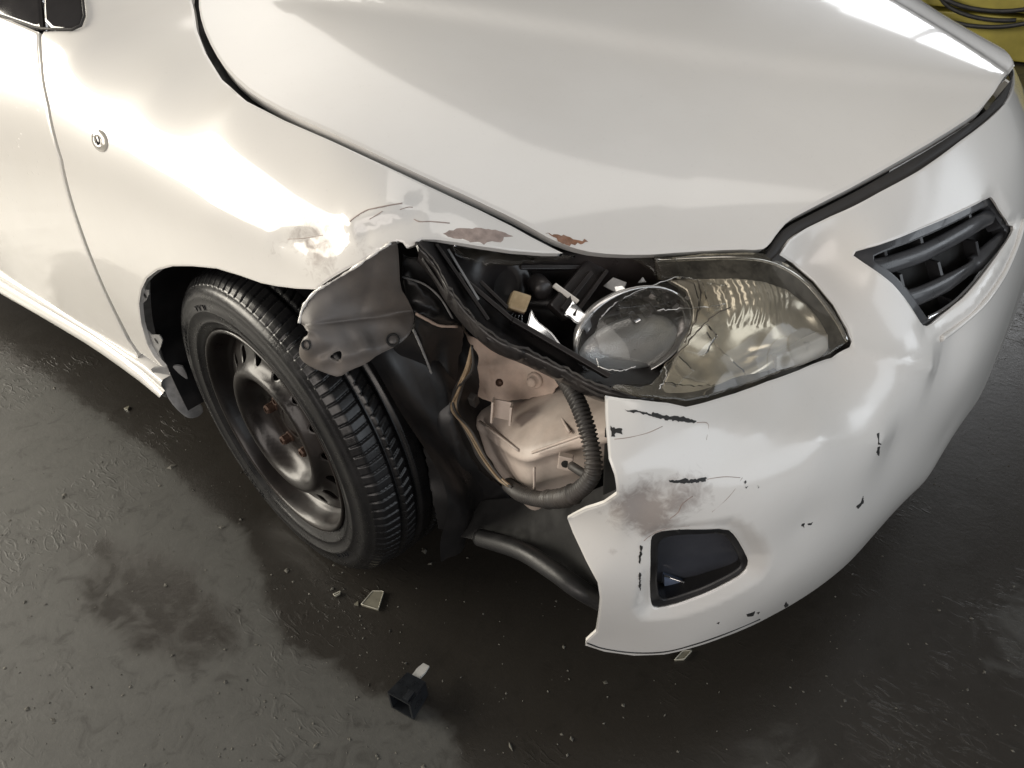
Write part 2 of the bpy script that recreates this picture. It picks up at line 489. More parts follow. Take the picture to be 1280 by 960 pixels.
def B(u, v, **k): return tuple(at(u, v, **k))
bc = [ # torn edge and bumper corner
  B(757, 495, y=-.80), B(760, 570, y=-.845), B(768, 610, y=-.855), B(709, 649, y=-.865), B(745, 720, y=-.868), B(733, 806, y=-.845),
  B(792, 820, z=.185), B(850, 815, z=.19), B(960, 772, z=.2), B(1060, 704, z=.205),
  (.925, -.25, .24), (.94, 0, .24), (.895, -.25, .17), (.91, 0, .17),
  (.945, 0, .35), (.942, 0, .45), (.930, 0, .55), (.927, -.25, .35), (.925, -.25, .47), (.905, -.25, .57),
  (.895, -.47, .35), (.885, -.46, .45), (.835, -.665, .34), (.835, -.655, .44),  (.70, -.83, .36), (.70, -.825, .5),
  B(1100, 548, y=-.505), B(1020, 540, y=-.615), B(940, 533, y=-.685), B(860, 522, y=-.745), B(800, 512, y=-.785),
  B(840, 503, y=-.745), B(920, 490, y=-.655), B(1000, 461, y=-.545), B(1062, 431, y=-.455),
  B(1160, 455, y=-.365), B(1100, 470, y=-.46), B(1040, 385, y=-.435), B(990, 330, y=-.425),
  B(975, 318, z=.695), B(1005, 288, z=.713), B(1040, 270, z=.728), B(1100, 240, z=.747), B(1150, 212, z=.763), B(1200, 177, z=.777),
  (.828, 0, .790), (.864, 0, .738), (.902, 0, .65), B(1100, 330, y=-.385), B(1150, 300, y=-.31), B(1150, 400, y=-.355), B(1200, 250, y=-.212), B(1190, 420, y=-.285),
  (.828, .08, .785), (.86, .1, .735), (.94, .1, .45), (.91, .25, .55), (.925, .25, .35)]
S_bump = Surf(bc, (.70, -.66, .28), 6e-4)

for c, r, d, a in (((395, 305), (.06, .025), -.0022, .4), ((470, 272), (.04, .010), .001, .5), ((475, 288), (.04, .012), -.0015, .5), ((525, 284), (.02, .012), .002, 0), ((300, 235), (.10, .03), -.003, -.3), ((560, 285), (.05, .010), -.002, .2)):
    S_side.bump(c, r, d, a)

S_side.crease((438, 278), (503, 255), .010, .004, .015); S_side.crease((455, 290), (515, 272), .010, -.005, .015); S_side.crease((352, 303), (412, 294), .016, -.0022, .03); S_side.crease((400, 320), (470, 300), .016, .0015, .02); S_side.bump((520, 268), (.02, .012), .003, .3)

# ---- hood -------------------------------------------------------------
near = [(252, -60), (247, 0), (252, 30), (266, 62), (286, 92), (316, 118), (360, 142), (420, 168), (480, 197), (540, 225), (600, 252), (640, 271), (664, 284),
        (690, 299), (715, 309), (745, 316), (800, 318.5), (860, 314), (920, 311), (952, 312), (961, 307), (972, 291), (986, 275), (1010, 262), (1080, 226), (1150, 186), (1200, 155), (1232, 132.5)]
nu = S_hood.px(near)
far = np.array([S_hood.loc(np.array(S_hood.P(p)[0]) * [1, -1, 1])[0, :2] for p in nu[::-1]])
hood = panel('hood', S_hood, np.vstack([nu, far]), M['paint'], car, res=.016, hem=.016, edge=.002, smooth=1)
# ---- fender -----------------------------------------------------------
fo = [(236, -60), (239, 0), (245, 35), (257, 66), (277, 99), (308, 126), (355, 150), (415, 176), (480, 206), (540, 234), (600, 262), (640, 282), (665, 296), (690, 309), (704, 316),
      (680, 316), (640, 313), (600, 307), (570, 302), (545, 299), (527, 299), (516, 307), (508, 310), (503, 303), (497, 301), (480, 311), (450, 328), (420, 344), (402, 356), (394, 362),
      (370, 361), (345, 358), (325, 354), (300, 345), (270, 336), (240, 333), (215, 333), (196, 338), (183, 348), (176, 362), (173, 380), (176, 405), (184, 432), (193, 448), (203, 459),
      (198, 457), (174, 441), (163, 425), (133, 365), (103, 290), (78, 200), (61, 130), (53, 80), (51, 45), (54, 39), (90, 38), (102, 32), (106, 20), (104, 0), (98, -60)]
fender = panel('front_fender', S_side, fo, M['paint'], car, res=.009, hem=.008, edge=.0015, dirt=[(S_side.P(S_side.hit(392, 303))[0], .06, .66), (S_side.P(S_side.hit(345, 315))[0], .04, .3), (S_side.P(S_side.hit(440, 300))[0], .045, .5), (S_side.P(S_side.hit(600, 300))[0], .03, .2)])
# ---- door -------------------------------------------------------------
do = [(48, 40), (47, 55), (49, 80), (57, 130), (74, 200), (99, 290), (129, 365), (158, 425), (170, 442), (172, 452),
      (135, 430), (60, 378), (0, 340), (-60, 300), (-200, 215), (-200, -60), (-60, 5), (0, 20)]
door = panel('front_door', S_side, do, M['paintd'], car, res=.012, hem=.012, edge=.002)
# ---- bumper -----------------------------------------------------------
tear = [(757, 494), (757, 515), (758, 536), (761, 574), (768, 594), (771, 619), (755, 630), (732, 637), (709, 649), (716, 667), (732, 701), (747, 729), (750, 750), (748, 772), (745, 791), (733, 802), (732, 808)]
bottom = [(755, 815.5), (792, 820.5), (830, 819), (867, 810), (905, 797), (950, 778)]
b3 = [(.850, -.54, .198), (.877, -.44, .198), (.889, -.33, .185), (.897, -.25, .175), (.912, .02, .172)]
mid_ = [(.938, .02, .24), (.945, .02, .35), (.942, .02, .45), (.930, .02, .55), (.902, .02, .65), (.864, .02, .738)]
top = mid_ + [(.830, 0.02, .790), (1200, 177), (1150, 213), (1100, 240), (1040, 270), (1008, 286), (988, 300), (976, 319), (992, 329), (1017, 351), (1042, 381), (1059, 410), (1065, 426), (1062, 434),
       (1040, 447), (1000, 462), (960, 476), (920, 491), (880, 503), (858, 508), (835, 503), (800, 499), (775, 497)]
fog = [(813, 679), (816, 669), (830, 664), (867, 662), (909, 661), (920, 671), (933, 694), (936, 705), (931, 716), (905, 731), (867, 748), (837, 758), (819, 761), (814, 756), (812, 720)]
gri = [(1062, 316), (1092, 307), (1144, 289), (1196, 267), (1238, 245), (1243, 249), (1252, 267), (1261, 281), (1270, 283), (1263, 297), (1248, 317), (1223, 351), (1196, 380), (1169, 403), (1157, 409),
       (1150, 401), (1136, 378), (1119, 357), (1107, 347), (1082, 330)]
fogl = S_bump.px(fog); gril = S_bump.px(gri)
dr_f = unit(S_bump.hit(930, 745) - S_bump.hit(830, 660)); dr_g = unit(S_bump.hit(1225, 400) - S_bump.hit(1140, 290))
def fog_recess(uv):
    d = polydist(uv, fogl)
    t = (uv - fogl.mean(0)); t /= np.linalg.norm(t, axis=1)[:, None] + 1e-9
    side = .5 + .5 * (t @ dr_f)
    side2 = np.clip(side * 1.25 - .15, 0, 1)
    wd = .012 + .030 * side2; k = np.clip(1 - d / wd, 0, 1); k[inpoly(uv, fogl)] = 1
    return -(.004 + .016 * side2) * k * k * (3 - 2 * k)
S_bump.mods.append(fog_recess)
def gri_lip(uv):
    d = polydist(uv, gril); t = uv - gril.mean(0); side = np.clip((t @ dr_g) / .05, 0, 1)
    return -.010 * np.clip(1 - d / .022, 0, 1) ** 1.5 * side
S_bump.mods.append(gri_lip)
S_bump.crease((1062, 431), (1160, 455), .018, .012, .03)
S_bump.crease((800, 512), (1100, 548), .016, .006, .04)
S_bump.bump((1000, 505), (.12, .022), -.006, .2)
S_bump.bump((800, 625), (.035, .022), -.007, .3); S_bump.bump((838, 640), (.02, .03), .004, -.5); S_bump.bump((780, 640), (.012, .03), .004)
bumper = panel('bumper_cover', S_bump, tear + bottom + b3 + top, M['paintb'], car, holes=[fog, gri], res=.009, hem=.004, edge=.0015, dirt=[(S_bump.P(S_bump.hit(u, v))[0], r, k) for u, v, r, k in ((800, 632, .05, .95), (850, 625, .042, .8), (822, 655, .04, .85), (785, 652, .03, .6), (875, 612, .02, .35), (765, 690, .012, .6), (760, 660, .03, .28), (780, 545, .03, .22), (800, 770, .02, .2))])

# far half of the bumper cover, seen past the nose
fb = [(.912, .012, .172), (.897, -.25, .175), (.877, -.44, .198), (1075, 548), (1062, 445), (1050, 395), (1045, 330), (1045, 268), (1100, 240), (1150, 213), (1200, 177), (.830, .012, .790)] + [(x, .012, z) for x, y, z in mid_[::-1]]
ob = [S_bump.P(p)[0] for p in S_bump.px(fb)]
V, Fc, NN, _ = panel_mesh(S_bump, S_bump.px(fb), holes=[gri], res=.02, hem=.004, edge=.0015)
mesh_obj('bumper_side', V * [1, -1, 1] + np.stack([0 * V[:, 0], 0 * V[:, 0], lean(-V[:, 1]) - lean(0)], 1), [f[::-1] for f in Fc], M['paint'], bumper, True, NN * [1, -1, 1])

# ---- strips, gaps, trims ---------------------------------------------
def S3(S, pts): return np.array([S.P(p)[0] for p in S.px(pts)])
def ribbon(name, rows, mat, parent, flip=False):
    """loft between polylines of equal length"""
    R_ = [np.asarray(r, float) for r in rows]; n = len(R_[0]); V = np.vstack(R_); Fc = []
    for j in range(len(R_) - 1):
        for i in range(n - 1):
            q = (j * n + i, j * n + i + 1, (j + 1) * n + i + 1, (j + 1) * n + i)
            Fc.append(q[::-1] if flip else q)
    return mesh_obj(name, V, Fc, mat, parent)
def resamp3(P, n):
    P = np.asarray(P, float); d = np.r_[0, np.cumsum(np.linalg.norm(np.diff(P, axis=0), axis=1))]; t = np.linspace(0, d[-1], n)
    return np.stack([np.interp(t, d, P[:, k]) for k in range(3)], 1)
he = S3(S_hood, [(950, 316), (958, 311), (972, 291), (986, 275), (1010, 262), (1080, 226), (1150, 186), (1200, 155), (1232, 132.5)])
be = S3(S_bump, [(968, 321), (977, 314), (990, 299), (1008, 286), (1040, 270), (1100, 240), (1150, 213), (1200, 177)]); be = np.vstack([be, [.830, 0, .790]])
he = np.vstack([he, [he[-1][0] + .002, 0, he[-1][2]]])
he = resamp3(spline(he, 80), 60); be = resamp3(spline(be, 80), 60)
he = np.vstack([he, (he * [1, -1, 1])[::-1][1:]]); be = np.vstack([be, (be * [1, -1, 1])[::-1][1:]])
he[:, 2] += np.where(he[:, 1] > 0, lean(he[:, 1]) - lean(0), 0); be[:, 2] += np.where(be[:, 1] > 0, lean(be[:, 1]) - lean(0), 0)
dn = np.array([0, 0, -1.])
d = be - he
rows = [he - d * .35 + dn * .022, he + d * .0 + dn * .010, he + d * .15 + dn * .006, he + d * .55 + dn * .006, he + d * .7 + dn * .009, he + d * .78 + dn * .005, he + d * .88 + dn * .006, he + d * 1.15 + dn * .022]
ribbon('hood_seal', rows, M['seal'], car, True)
# gutter under the hood-fender gap, shadow gap behind the door edge
def gutter(name, S, px, w, depth, mat, parent, axis):
    P = resamp3(spline(S3(S, px), 60), 50); a = unit(axis)
    n = np.array([S.N(S.loc(p)[:, :2])[0] for p in P])
    return ribbon(name, [P - a * w - n * depth * .6, P - n * depth, P + a * w - n * depth * .6], mat, parent)
gutter('fender_gutter', S_side, [(243, -50), (243, 0), (258, 62), (292, 103), (357, 146), (420, 172), (480, 202), (540, 230), (600, 258), (645, 278), (690, 303)], .03, .022, M['dark'], car, (0.2, 1, .3))
gutter('door_gap', S_side, [(46, 30), (49, 60), (51, 80), (59, 130), (76, 200), (101, 290), (131, 365), (161, 425), (185, 449)], .03, .016, M['dark'], car, (1, 0, 0))
# black corner trim of the side window and door glass corner
M['gloss'] = simple('gloss_black', (.02, .018, .018), .08, var=.2, coat=.5)
S_trim = S_side.copy(.002)
panel('window_corner_trim', S_trim, [(54.5, -60), (53, 0), (55, 35), (90, 36.5), (101, 31), (105, 20), (103, 0), (97, -60)], M['gloss'], car, res=.012, hem=.01, edge=.003, smooth=1)
panel('door_window_trim', S_trim, [(51, -60), (49.5, 0), (52, 35), (40, 34), (0, 21), (-60, 6), (-60, -60)], M['gloss'], door, res=.012, hem=.01, edge=.003)
tube('window_seal', S3(S_side.copy(.004), [(-60, 3), (0, 19), (40, 33), (52, 35.5), (90, 37), (101, 32), (105.5, 20), (103.5, 0), (97, -60)]), .0022, M['seal'], car)
# side repeater lamp
M['lampgrey'] = simple('repeater_lens', (.42, .40, .36), .12, coat=1, var=.25, scale=60)
c0 = S_side.hit(125, 176); pc = S_side.P(c0)[0]; nc = S_side.N(c0)[0]
rp = empty('side_repeater', tuple(pc)); rp.parent = fender
def ell(c, n, a, b, prof, ref):
    V, Fc = lathe_data((0, 0, 0), (0, 0, 1), prof, 40, (1, 0, 0))
    x = unit(np.asarray(ref) - np.asarray(n) * np.dot(ref, n)); y = np.cross(n, x)
    return [np.asarray(c) + v[0] * a * x + v[1] * b * y + v[2] * np.asarray(n) for v in V], Fc
z0 = np.zeros(3)
V, Fc = ell(z0, nc, .0255, .0175, [(1.08, -.002), (1.06, .0010), (1.0, .0016), (.94, .0010)], (1, 0, 0)); mesh_obj('bezel', V, Fc, M['greymetal'], rp)
V, Fc = ell(z0, nc, .0255, .0175, [(.96, .0006), (.85, .0022), (.6, .0034), (.34, .0038), (.32, .0026), (0.001, .002)], (1, 0, 0)); mesh_obj('lens', V, Fc, M['lampgrey'], rp)
V, Fc = ell(z0 + nc * .003, nc, .0065, .0085, [(1, -.001), (.9, .0008), (.5, .0014), (.001, .0014)], (1, 0, 0)); mesh_obj('bulb', V, Fc, M['gloss'], rp)
# sill below the door
us = [(-200, 214, 232, 262), (-60, 300, 314, 331), (0, 341, 354, 369), (60, 378, 389, 402), (120, 415, 424, 438), (160, 443, 452, 466), (187, 459, 474, 484), (204, 474, 490, 497)]
A = resamp3([at(u, a, y=-.862) for u, a, b, c in us], 30); Bm = resamp3([at(u, b, y=-.866) for u, a, b, c in us], 30); Cc = resamp3([at(u + 3, c, y=-.852) for u, a, b, c in us], 30)
oy = np.array([0, -1, 0.])
rows = [A - oy * .03, A, A + oy * .006 - [0, 0, .004], A * .55 + Bm * .45 + oy * .005, Bm - oy * .004 + [0, 0, .002], Bm - oy * .002, Bm + oy * .006 - [0, 0, .004], Bm * .5 + Cc * .5 + oy * .012, Cc + oy * .003 + [0, 0, .006], Cc, Cc - oy * .03 - [0, 0, .006], Cc - oy * .12]
sill = ribbon('sill', rows, M['paint'], car, True)
# dusty bracket closing the front end of the sill
Sb = Surf([at(186, 462, y=-.868), at(227, 457, y=-.83), at(256, 515, y=-.80), at(205, 490, y=-.862), at(236, 523, y=-.84)], (.8, -.55, .2))
panel('sill_end_bracket', Sb, [(187, 463), (192, 460), (208, 459), (226, 457), (232, 465), (236, 480), (246, 497), (256, 513), (250, 521), (238, 524), (226, 517), (212, 502), (205, 487)], M['greymetal'], sill, res=.008, hem=.004, edge=.0015, smooth=1)
c0 = Sb.P(Sb.hit(217, 467))[0]; nb = Sb.N(Sb.hit(217, 467))[0]
lathe('screw', c0, nb, [(.009, -.001), (.009, .002), (.006, .004), (.003, .0025), (.0001, .002)], M['greymetal'], sill, seg=16)
# turned-in flange of the wheel arch with its two tabs
Sf = S_side.copy(-.012)
panel('arch_flange', Sf, [(196, 338), (205, 335.5), (192, 345), (184, 354), (179, 362), (186, 362.5), (186, 368), (183, 375), (178, 380), (178, 395), (183, 412), (189, 418.5), (199, 419), (203, 425), (201, 433), (198, 440), (202, 450), (204, 458), (198, 454), (188, 441), (180, 425), (173, 398), (171.5, 375), (175, 360), (184, 347)],
      M['greymetal'], fender, res=.006, hem=.002, edge=0, ring=False)
for (u, v) in ((181, 369), (195.5, 426)):
    k = Sf.hit(u, v); lathe('flange_hole', Sf.P(k)[0] + Sf.N(k)[0] * .0006, Sf.N(k)[0], [(.0062, 0), (.0001, .0003)], M['dark'], fender, seg=14)
# torn front of the fender, folded out over the tyre
K = S_side
fl = [K.P(K.hit(497, 303))[0], K.P(K.hit(394, 363))[0], K.P(K.hit(447, 331))[0], at(500, 361, y=-.80), at(516, 389, y=-.785), at(390, 406, y=-.895), at(378, 384, y=-.885), at(455, 397, y=-.84),
      at(440, 375, y=-.842), at(450, 425, y=-.852), at(425, 470, y=-.875), at(512, 418, y=-.80), at(374, 445, y=-.905), at(475, 443, y=-.832)]
S_flap = Surf(fl, unit(CAM - at(440, 400, y=-.85)) * 1.0 + np.array([0, -.2, 0]), 2e-5)
fa, fb_ = S_flap.px([(388, 407), (516, 389)]); fn = unit(np.array([-(fb_ - fa)[1], (fb_ - fa)[0]])); fn = fn * np.sign(fn @ (S_flap.hit(440, 440) - fa))
S_flap.mods.append(lambda uv: .55 * np.maximum(0, (uv - fa) @ fn) - .006 * np.exp(-np.abs((uv - fa) @ fn) / .003)); S_flap.bump((384, 432), (.012, .014), .008); S_flap.bump((470, 418), (.02, .02), -.006); S_flap.bump((445, 440), (.03, .012), .006, .3)
S_flap.bump((420, 455), (.02, .015), -.006); S_flap.bump((490, 425), (.010, .010), .005); S_flap.bump((385, 412), (.012, .006), .007)
for c_, r_, d_ in (((400, 420), (.010, .02), .004), ((440, 428), (.008, .03), -.004), ((460, 432), (.008, .02), .004), ((500, 405), (.012, .01), .003), ((430, 458), (.01, .01), .004), ((405, 440), (.015, .006), -.004), ((480, 340), (.012, .04), -.004), ((440, 360), (.05, .012), .003)):
    S_flap.bump(c_, r_, d_, .4)
S_flap.crease((402, 452), (480, 432), .006, .004, .01); S_flap.crease((470, 320), (450, 395), .008, -.004, .02)
flo = [(490, 304), (497, 303), (499, 326), (500, 361), (509, 374), (516, 388), (518, 396), (516, 409), (512, 418), (504, 426), (497, 431), (490, 436), (474, 443), (458, 455), (436, 464), (424, 472), (410, 468), (387, 459), (375, 450),
       (372, 439), (377, 423), (385, 418), (383, 412), (373, 404), (378, 384), (394, 364), (415, 351), (447, 331), (474, 312)]
hole = [(411, 446), (418, 440), (426, 438), (427, 446), (424, 453), (415, 450)]
flap = panel('torn_flap', S_flap, flo, M['primer'], fender, holes=[hole], res=.004, hem=.0025, edge=.0015, smooth=1); flap['label'] = 'torn grey inner metal of the fender folded over the tyre'
for (u, v, r) in ((383, 431, .0055), (491, 425, .007)):
    k = S_flap.hit(u, v); lathe('bolt_hole', S_flap.P(k)[0] + S_flap.N(k)[0] * .0008, S_flap.N(k)[0], [(r * 1.35, 0), (r * 1.2, .002), (r, .0015), (r * .9, -.003), (.0001, -.004)], M['dark'], fender, seg=16)
tube('torn_paint_edge', spline(S3(S_flap.copy(.001), [(374, 404), (379, 384), (394, 365), (415, 352), (447, 332), (474, 313), (488, 304)]), 40), np.abs(.0022 + rng.normal(0, .0007, 37)), M['paint'], fender, seg=6)

# ---- wheel ------------------------------------------------------------
WC = np.array([-.0233, -.7631, .305]); st = math.radians(-5.575)
WO = -np.array([-math.sin(st), math.cos(st), 0])      # outward
WX = np.array([math.cos(st), math.sin(st), 0]); WZ = np.array([0, 0, 1.])
def wp(r, a, w): return WC + r * (math.cos(a) * WX + math.sin(a) * WZ) + w * WO
M['tyre'] = simple('tyre_rubber', (.008, .008, .009), .30, var=.3, scale=25, dust=(.05, .047, .044), dust_amt=.15, bump=.08, bscale=350)
M['rim'] = simple('rusty_black_steel', (.010, .0085, .008), .34, metal=.15, var=.5, scale=16, dust=(.038, .018, .011), dust_amt=.35, bump=.1, bscale=50, coat=.08)
wheel = empty('wheel', tuple(WC)); wheel.parent = car
prof = [(.196, -.085), (.205, -.094), (.225, -.103), (.25, -.107), (.27, -.105), (.286, -.099), (.296, -.092)]
tw = np.linspace(-.084, .084, 64)
pr = prof + [(.3125 - .010 * abs(w / .084) ** 3, w) for w in tw] + [(.2975, .0905), (.2935, .094), (.2925, .0955), (.2895, .0985), (.2885, .0985), (.284, .1025), (.278, .1062), (.270, .1085), (.2685, .1083), (.262, .1095), (.250, .1105), (.2485, .1118), (.246, .1118), (.2445, .1105), (.236, .109), (.229, .1065), (.2275, .1075), (.225, .1070), (.2235, .105), (.216, .1015), (.209, .097), (.203, .090)]
na = 1248; V = []; off = np.array([[r for r, w in pr], [w for r, w in pr]])
for k in range(na):
    a = 2 * math.pi * k / na
    for j, (r, w) in enumerate(pr):
        dep = 0
        if 7 <= j < 71:
            for g0, gw in ((-.046, .0042), (-.013, .005), (.021, .005), (.052, .004)):
                dep = max(dep, .0065 * math.exp(-((w - g0) / gw) ** 4))
            q = (a * 104 / (2 * math.pi))
            if w > .052: ph = (q + 3.0 * (w - .052) / .03 * .12) % 1; dep = max(dep, .0045 * math.exp(-((ph - .5) / .075) ** 4)); 
            elif w < -.046: ph = (q * 1 - (w + .046) * 4) % 1; dep = max(dep, .0045 * math.exp(-((ph - .5) / .075) ** 4))
            elif .021 < w <= .052: ph = (q * 1 + (w - .021) * 34) % 1; dep = max(dep, .0055 * math.exp(-((ph - .5) / .07) ** 4) * (1 if w < .046 else .4))
            elif -.046 <= w < -.013: ph = (q * 1 - (w) * 34) % 1; dep = max(dep, .0055 * math.exp(-((ph - .5) / .07) ** 4))
        if 71 <= j < 76:                          # shoulder notches
            ph = (a * 104 / (2 * math.pi) + .36) % 1; dep = max(dep, .0035 * (1 - (j - 70) / 6) * math.exp(-((ph - .5) / .09) ** 4))
        p = wp(r - dep, a, w)
        if p[2] < .0006: p[2] = .0006
        V.append(p - WC)
m = len(pr)
Fc = [(k * m + j, k * m + j + 1, ((k + 1) % na) * m + j + 1, ((k + 1) % na) * m + j) for k in range(na) for j in range(m - 1)]
mesh_obj('tyre', V, Fc, M['tyre'], wheel)
# raised sidewall lettering, worn blocks of unreadable characters
def side_mark(a, r, h, wd, w):
    c = wp(r, a, w) - WC; tng = -math.sin(a) * WX + math.cos(a) * WZ; rad = math.cos(a) * WX + math.sin(a) * WZ
    return hull_box(c, (tng, rad, WO), (wd, h, .0016), 0)
tx = []
for a0, n_m in ((3.95, 9), (5.35, 7), (2.6, 8), (1.9, 6)):
    for k in range(n_m):
        a = a0 + k * .036
        for dr_ in ((-.006, .006) if k % 3 else (0,)): tx.append(side_mark(a + (.004 if k % 2 else 0), .252 + dr_, .0022 if k % 3 else .013, .0055 if k % 3 else .0022, .1108))
        if k % 2: tx.append(side_mark(a - .009, .252, .012, .0018, .1108))
V, Fc = join_data(tx); mesh_obj('sidewall_relief', V, Fc, M['tyre'], wheel, smooth=False)['kind'] = 'stuff'
# rim barrel and flange
lathe('rim_barrel', (0, 0, 0), WO, [(.2035, .090), (.2075, .0945), (.2085, .099), (.2065, .102), (.203, .1015), (.1995, .098), (.197, .088), (.194, .080), (.192, .068), (.188, .062), (.181, .056), (.176, .02), (.175, -.05)], M['rim'], wheel, seg=120)
class Radial(Surf):
    def __init__(s, prof, o):
        s.o = np.asarray(o, float); s.en = WO; s.eu = WX * -1; s.ev = np.cross(s.en, s.eu); s.pr = np.array(prof); s.off = 0; s.mods = []
    def h(s, uv): r = np.linalg.norm(np.atleast_2d(uv), axis=1); return np.interp(r, s.pr[:, 0], s.pr[:, 1]) + s.off
dp = spline([(p[0], p[1], 0) for p in [(.0, .060), (.026, .060), (.040, .058), (.058, .055), (.078, .056), (.094, .068), (.106, .090), (.117, .098), (.127, .095), (.136, .084), (.146, .077), (.158, .073), (.169, .068), (.178, .062), (.185, .060)]], 120)[:, :2]
S_disc = Radial(dp, (0, 0, 0))
circ = lambda r, n, c=(0, 0): np.array([(c[0] + r * math.cos(2 * math.pi * k / n), c[1] + r * math.sin(2 * math.pi * k / n)) for k in range(n)])
holes = [circ(.029, 28)]
for k in range(16):
    a = 2 * math.pi * (k + .3) / 16; ca, sa = math.cos(a), math.sin(a)
    holes.append(np.array([(.151 * ca + q[0] * .0145 * ca - q[1] * .0105 * sa, .151 * sa + q[0] * .0145 * sa + q[1] * .0105 * ca) for q in circ(1, 18)]))
panel('rim_disc', S_disc, circ(.182, 120), M['rim'], wheel, holes=holes, res=.006, hem=.006, edge=.0015, hole_smooth=0)
lathe('hub', (0, 0, 0), WO, [(.030, .02), (.030, .054), (.026, .060), (.016, .061), (.001, .061)], M['rim'], wheel, seg=28)
lathe('brake_drum', (0, 0, 0), WO, [(.16, -.03), (.16, .012), (.12, .02), (.03, .03)], M['dark'], wheel, seg=40)
M['rust'] = simple('rusty_nut', (.085, .05, .036), .5, metal=.4, var=.5, scale=120)
nut = None
for k in range(5):
    a = 2 * math.pi * (k + .35) / 5; c = .057 * (math.cos(a) * WX + math.sin(a) * WZ) + WO * .054
    if nut is None:
        V, Fc = lathe_data((0, 0, 0), WO, [(.0125, 0), (.011, .004), (.010, .005), (.010, .018), (.0075, .021), (.0055, .021), (.0055, .015), (.0001, .015)], 6); nut = mesh_obj('wheel_nut', V, Fc, M['rust'], wheel, smooth=False); nut.location = c
    else:
        o = nut.copy(); COL.objects.link(o); o.parent = wheel; o.location = c

# ---- grille -----------------------------------------------------------
grille = empty('grille', tuple(S_bump.P(S_bump.hit(1160, 350))[0])); grille.parent = car
def child_at(o):      # keep world position under an offset parent
    o.matrix_parent_inverse = o.parent.matrix_world.inverted() if False else Matrix.Translation(-o.parent.location); return o
S_g = S_bump.copy(-.022); S_g2 = S_bump.copy(-.055)
def cxy(o): return child_at(o)
M['grille'] = simple('grille_plastic', (.045, .046, .050), .33, var=.25, scale=30, coat=.3)
gbk = S_bump.px([(1040, 312), (1092, 298), (1144, 278), (1196, 254), (1245, 230), (1260, 262), (1272, 290), (1258, 330), (1200, 392), (1160, 425), (1136, 398), (1107, 360), (1060, 335)])
gbk = gbk.mean(0) + (gbk - gbk.mean(0)) * 1.22
cxy(panel('backing', S_g2, gbk, M['dark'], grille, res=.02, hem=0, edge=0, ring=False))
def slat(px, wpx, name='slat', mat=None, S=S_g, fl=(1, .45), r=.010):
    P = spline(S3(S, px), 40); 
    T, A = frames(P); V = []; n = len(P); seg = 14; Fc = []
    nn = np.array([S.N(S.loc(p)[:, :2])[0] for p in P])
    for i in range(n):
        t = unit(T[i]); nv = unit(nn[i] - t * (nn[i] @ t)); b = np.cross(t, nv)
        for k in range(seg):
            a = 2 * math.pi * k / seg; V.append(P[i] + r * (math.cos(a) * fl[0] * b + math.sin(a) * fl[1] * nv))
    for i in range(n - 1):
        for k in range(seg): Fc.append((i * seg + k, (i + 1) * seg + k, (i + 1) * seg + (k + 1) % seg, i * seg + (k + 1) % seg))
    Fc.append(tuple(range(seg))); Fc.append(tuple((n - 1) * seg + k for k in range(seg))[::-1])
    return cxy(mesh_obj(name, V, Fc, mat or M['grille'], grille))
slat([(1084, 336), (1110, 331), (1144, 320), (1170, 308), (1196, 294), (1220, 280), (1244, 266)], 11, r=.0125)
slat([(1122, 377), (1145, 371), (1175, 358), (1200, 344), (1217, 331), (1245, 307), (1268, 285)], 11, r=.0135)
slat([(1160, 398), (1178, 388), (1196, 375), (1215, 356), (1232, 336), (1247, 318)], 4, 'grille_trim', M['chrome'], S_bump.copy(-.012), r=.0035)
for (u, v), (u2, v2) in (((1142, 289), (1147, 312)), ((1203, 262), (1207, 285)), ((1165, 325), (1172, 352)), ((1212, 300), (1217, 324)), ((1098, 305), (1102, 328)), ((1118, 340), (1124, 366)), ((1180, 372), (1186, 392))):
    a, b = S3(S_bump.copy(-.038), [(u, v), (u2, v2)]); n = S_bump.en
    cxy(box('divider', (a + b) / 2, (b - a, np.cross(b - a, n), n), (np.linalg.norm(b - a), .004, .03), M['grille'], grille))
S_gf = S_bump.copy(-.010)
cxy(panel('surround', S_gf, S_bump.px([(1060, 316), (1092, 305), (1144, 287), (1196, 265), (1240, 241), (1247, 248), (1256, 266), (1264, 280), (1272, 283), (1264, 299), (1249, 319), (1224, 353), (1197, 382), (1170, 405), (1156, 412), (1148, 402), (1134, 379), (1117, 358), (1105, 348), (1080, 331)]),
      M['grille'], grille, holes=[[(1086, 322), (1110, 312), (1146, 300), (1196, 277), (1234, 255), (1240, 262), (1247, 275), (1255, 287), (1260, 291), (1252, 306), (1238, 326), (1214, 358), (1190, 380), (1168, 396), (1160, 399), (1154, 390), (1142, 370), (1124, 349), (1110, 337)]], res=.008, hem=.02, edge=.001))
# far grille half
V, Fc, NN, _ = panel_mesh(S_g2, gbk, res=.02, hem=0, edge=0, ring=False)
cxy(mesh_obj('backing', V * [1, -1, 1], [f[::-1] for f in Fc], M['dark'], grille, True, NN * [1, -1, 1]))
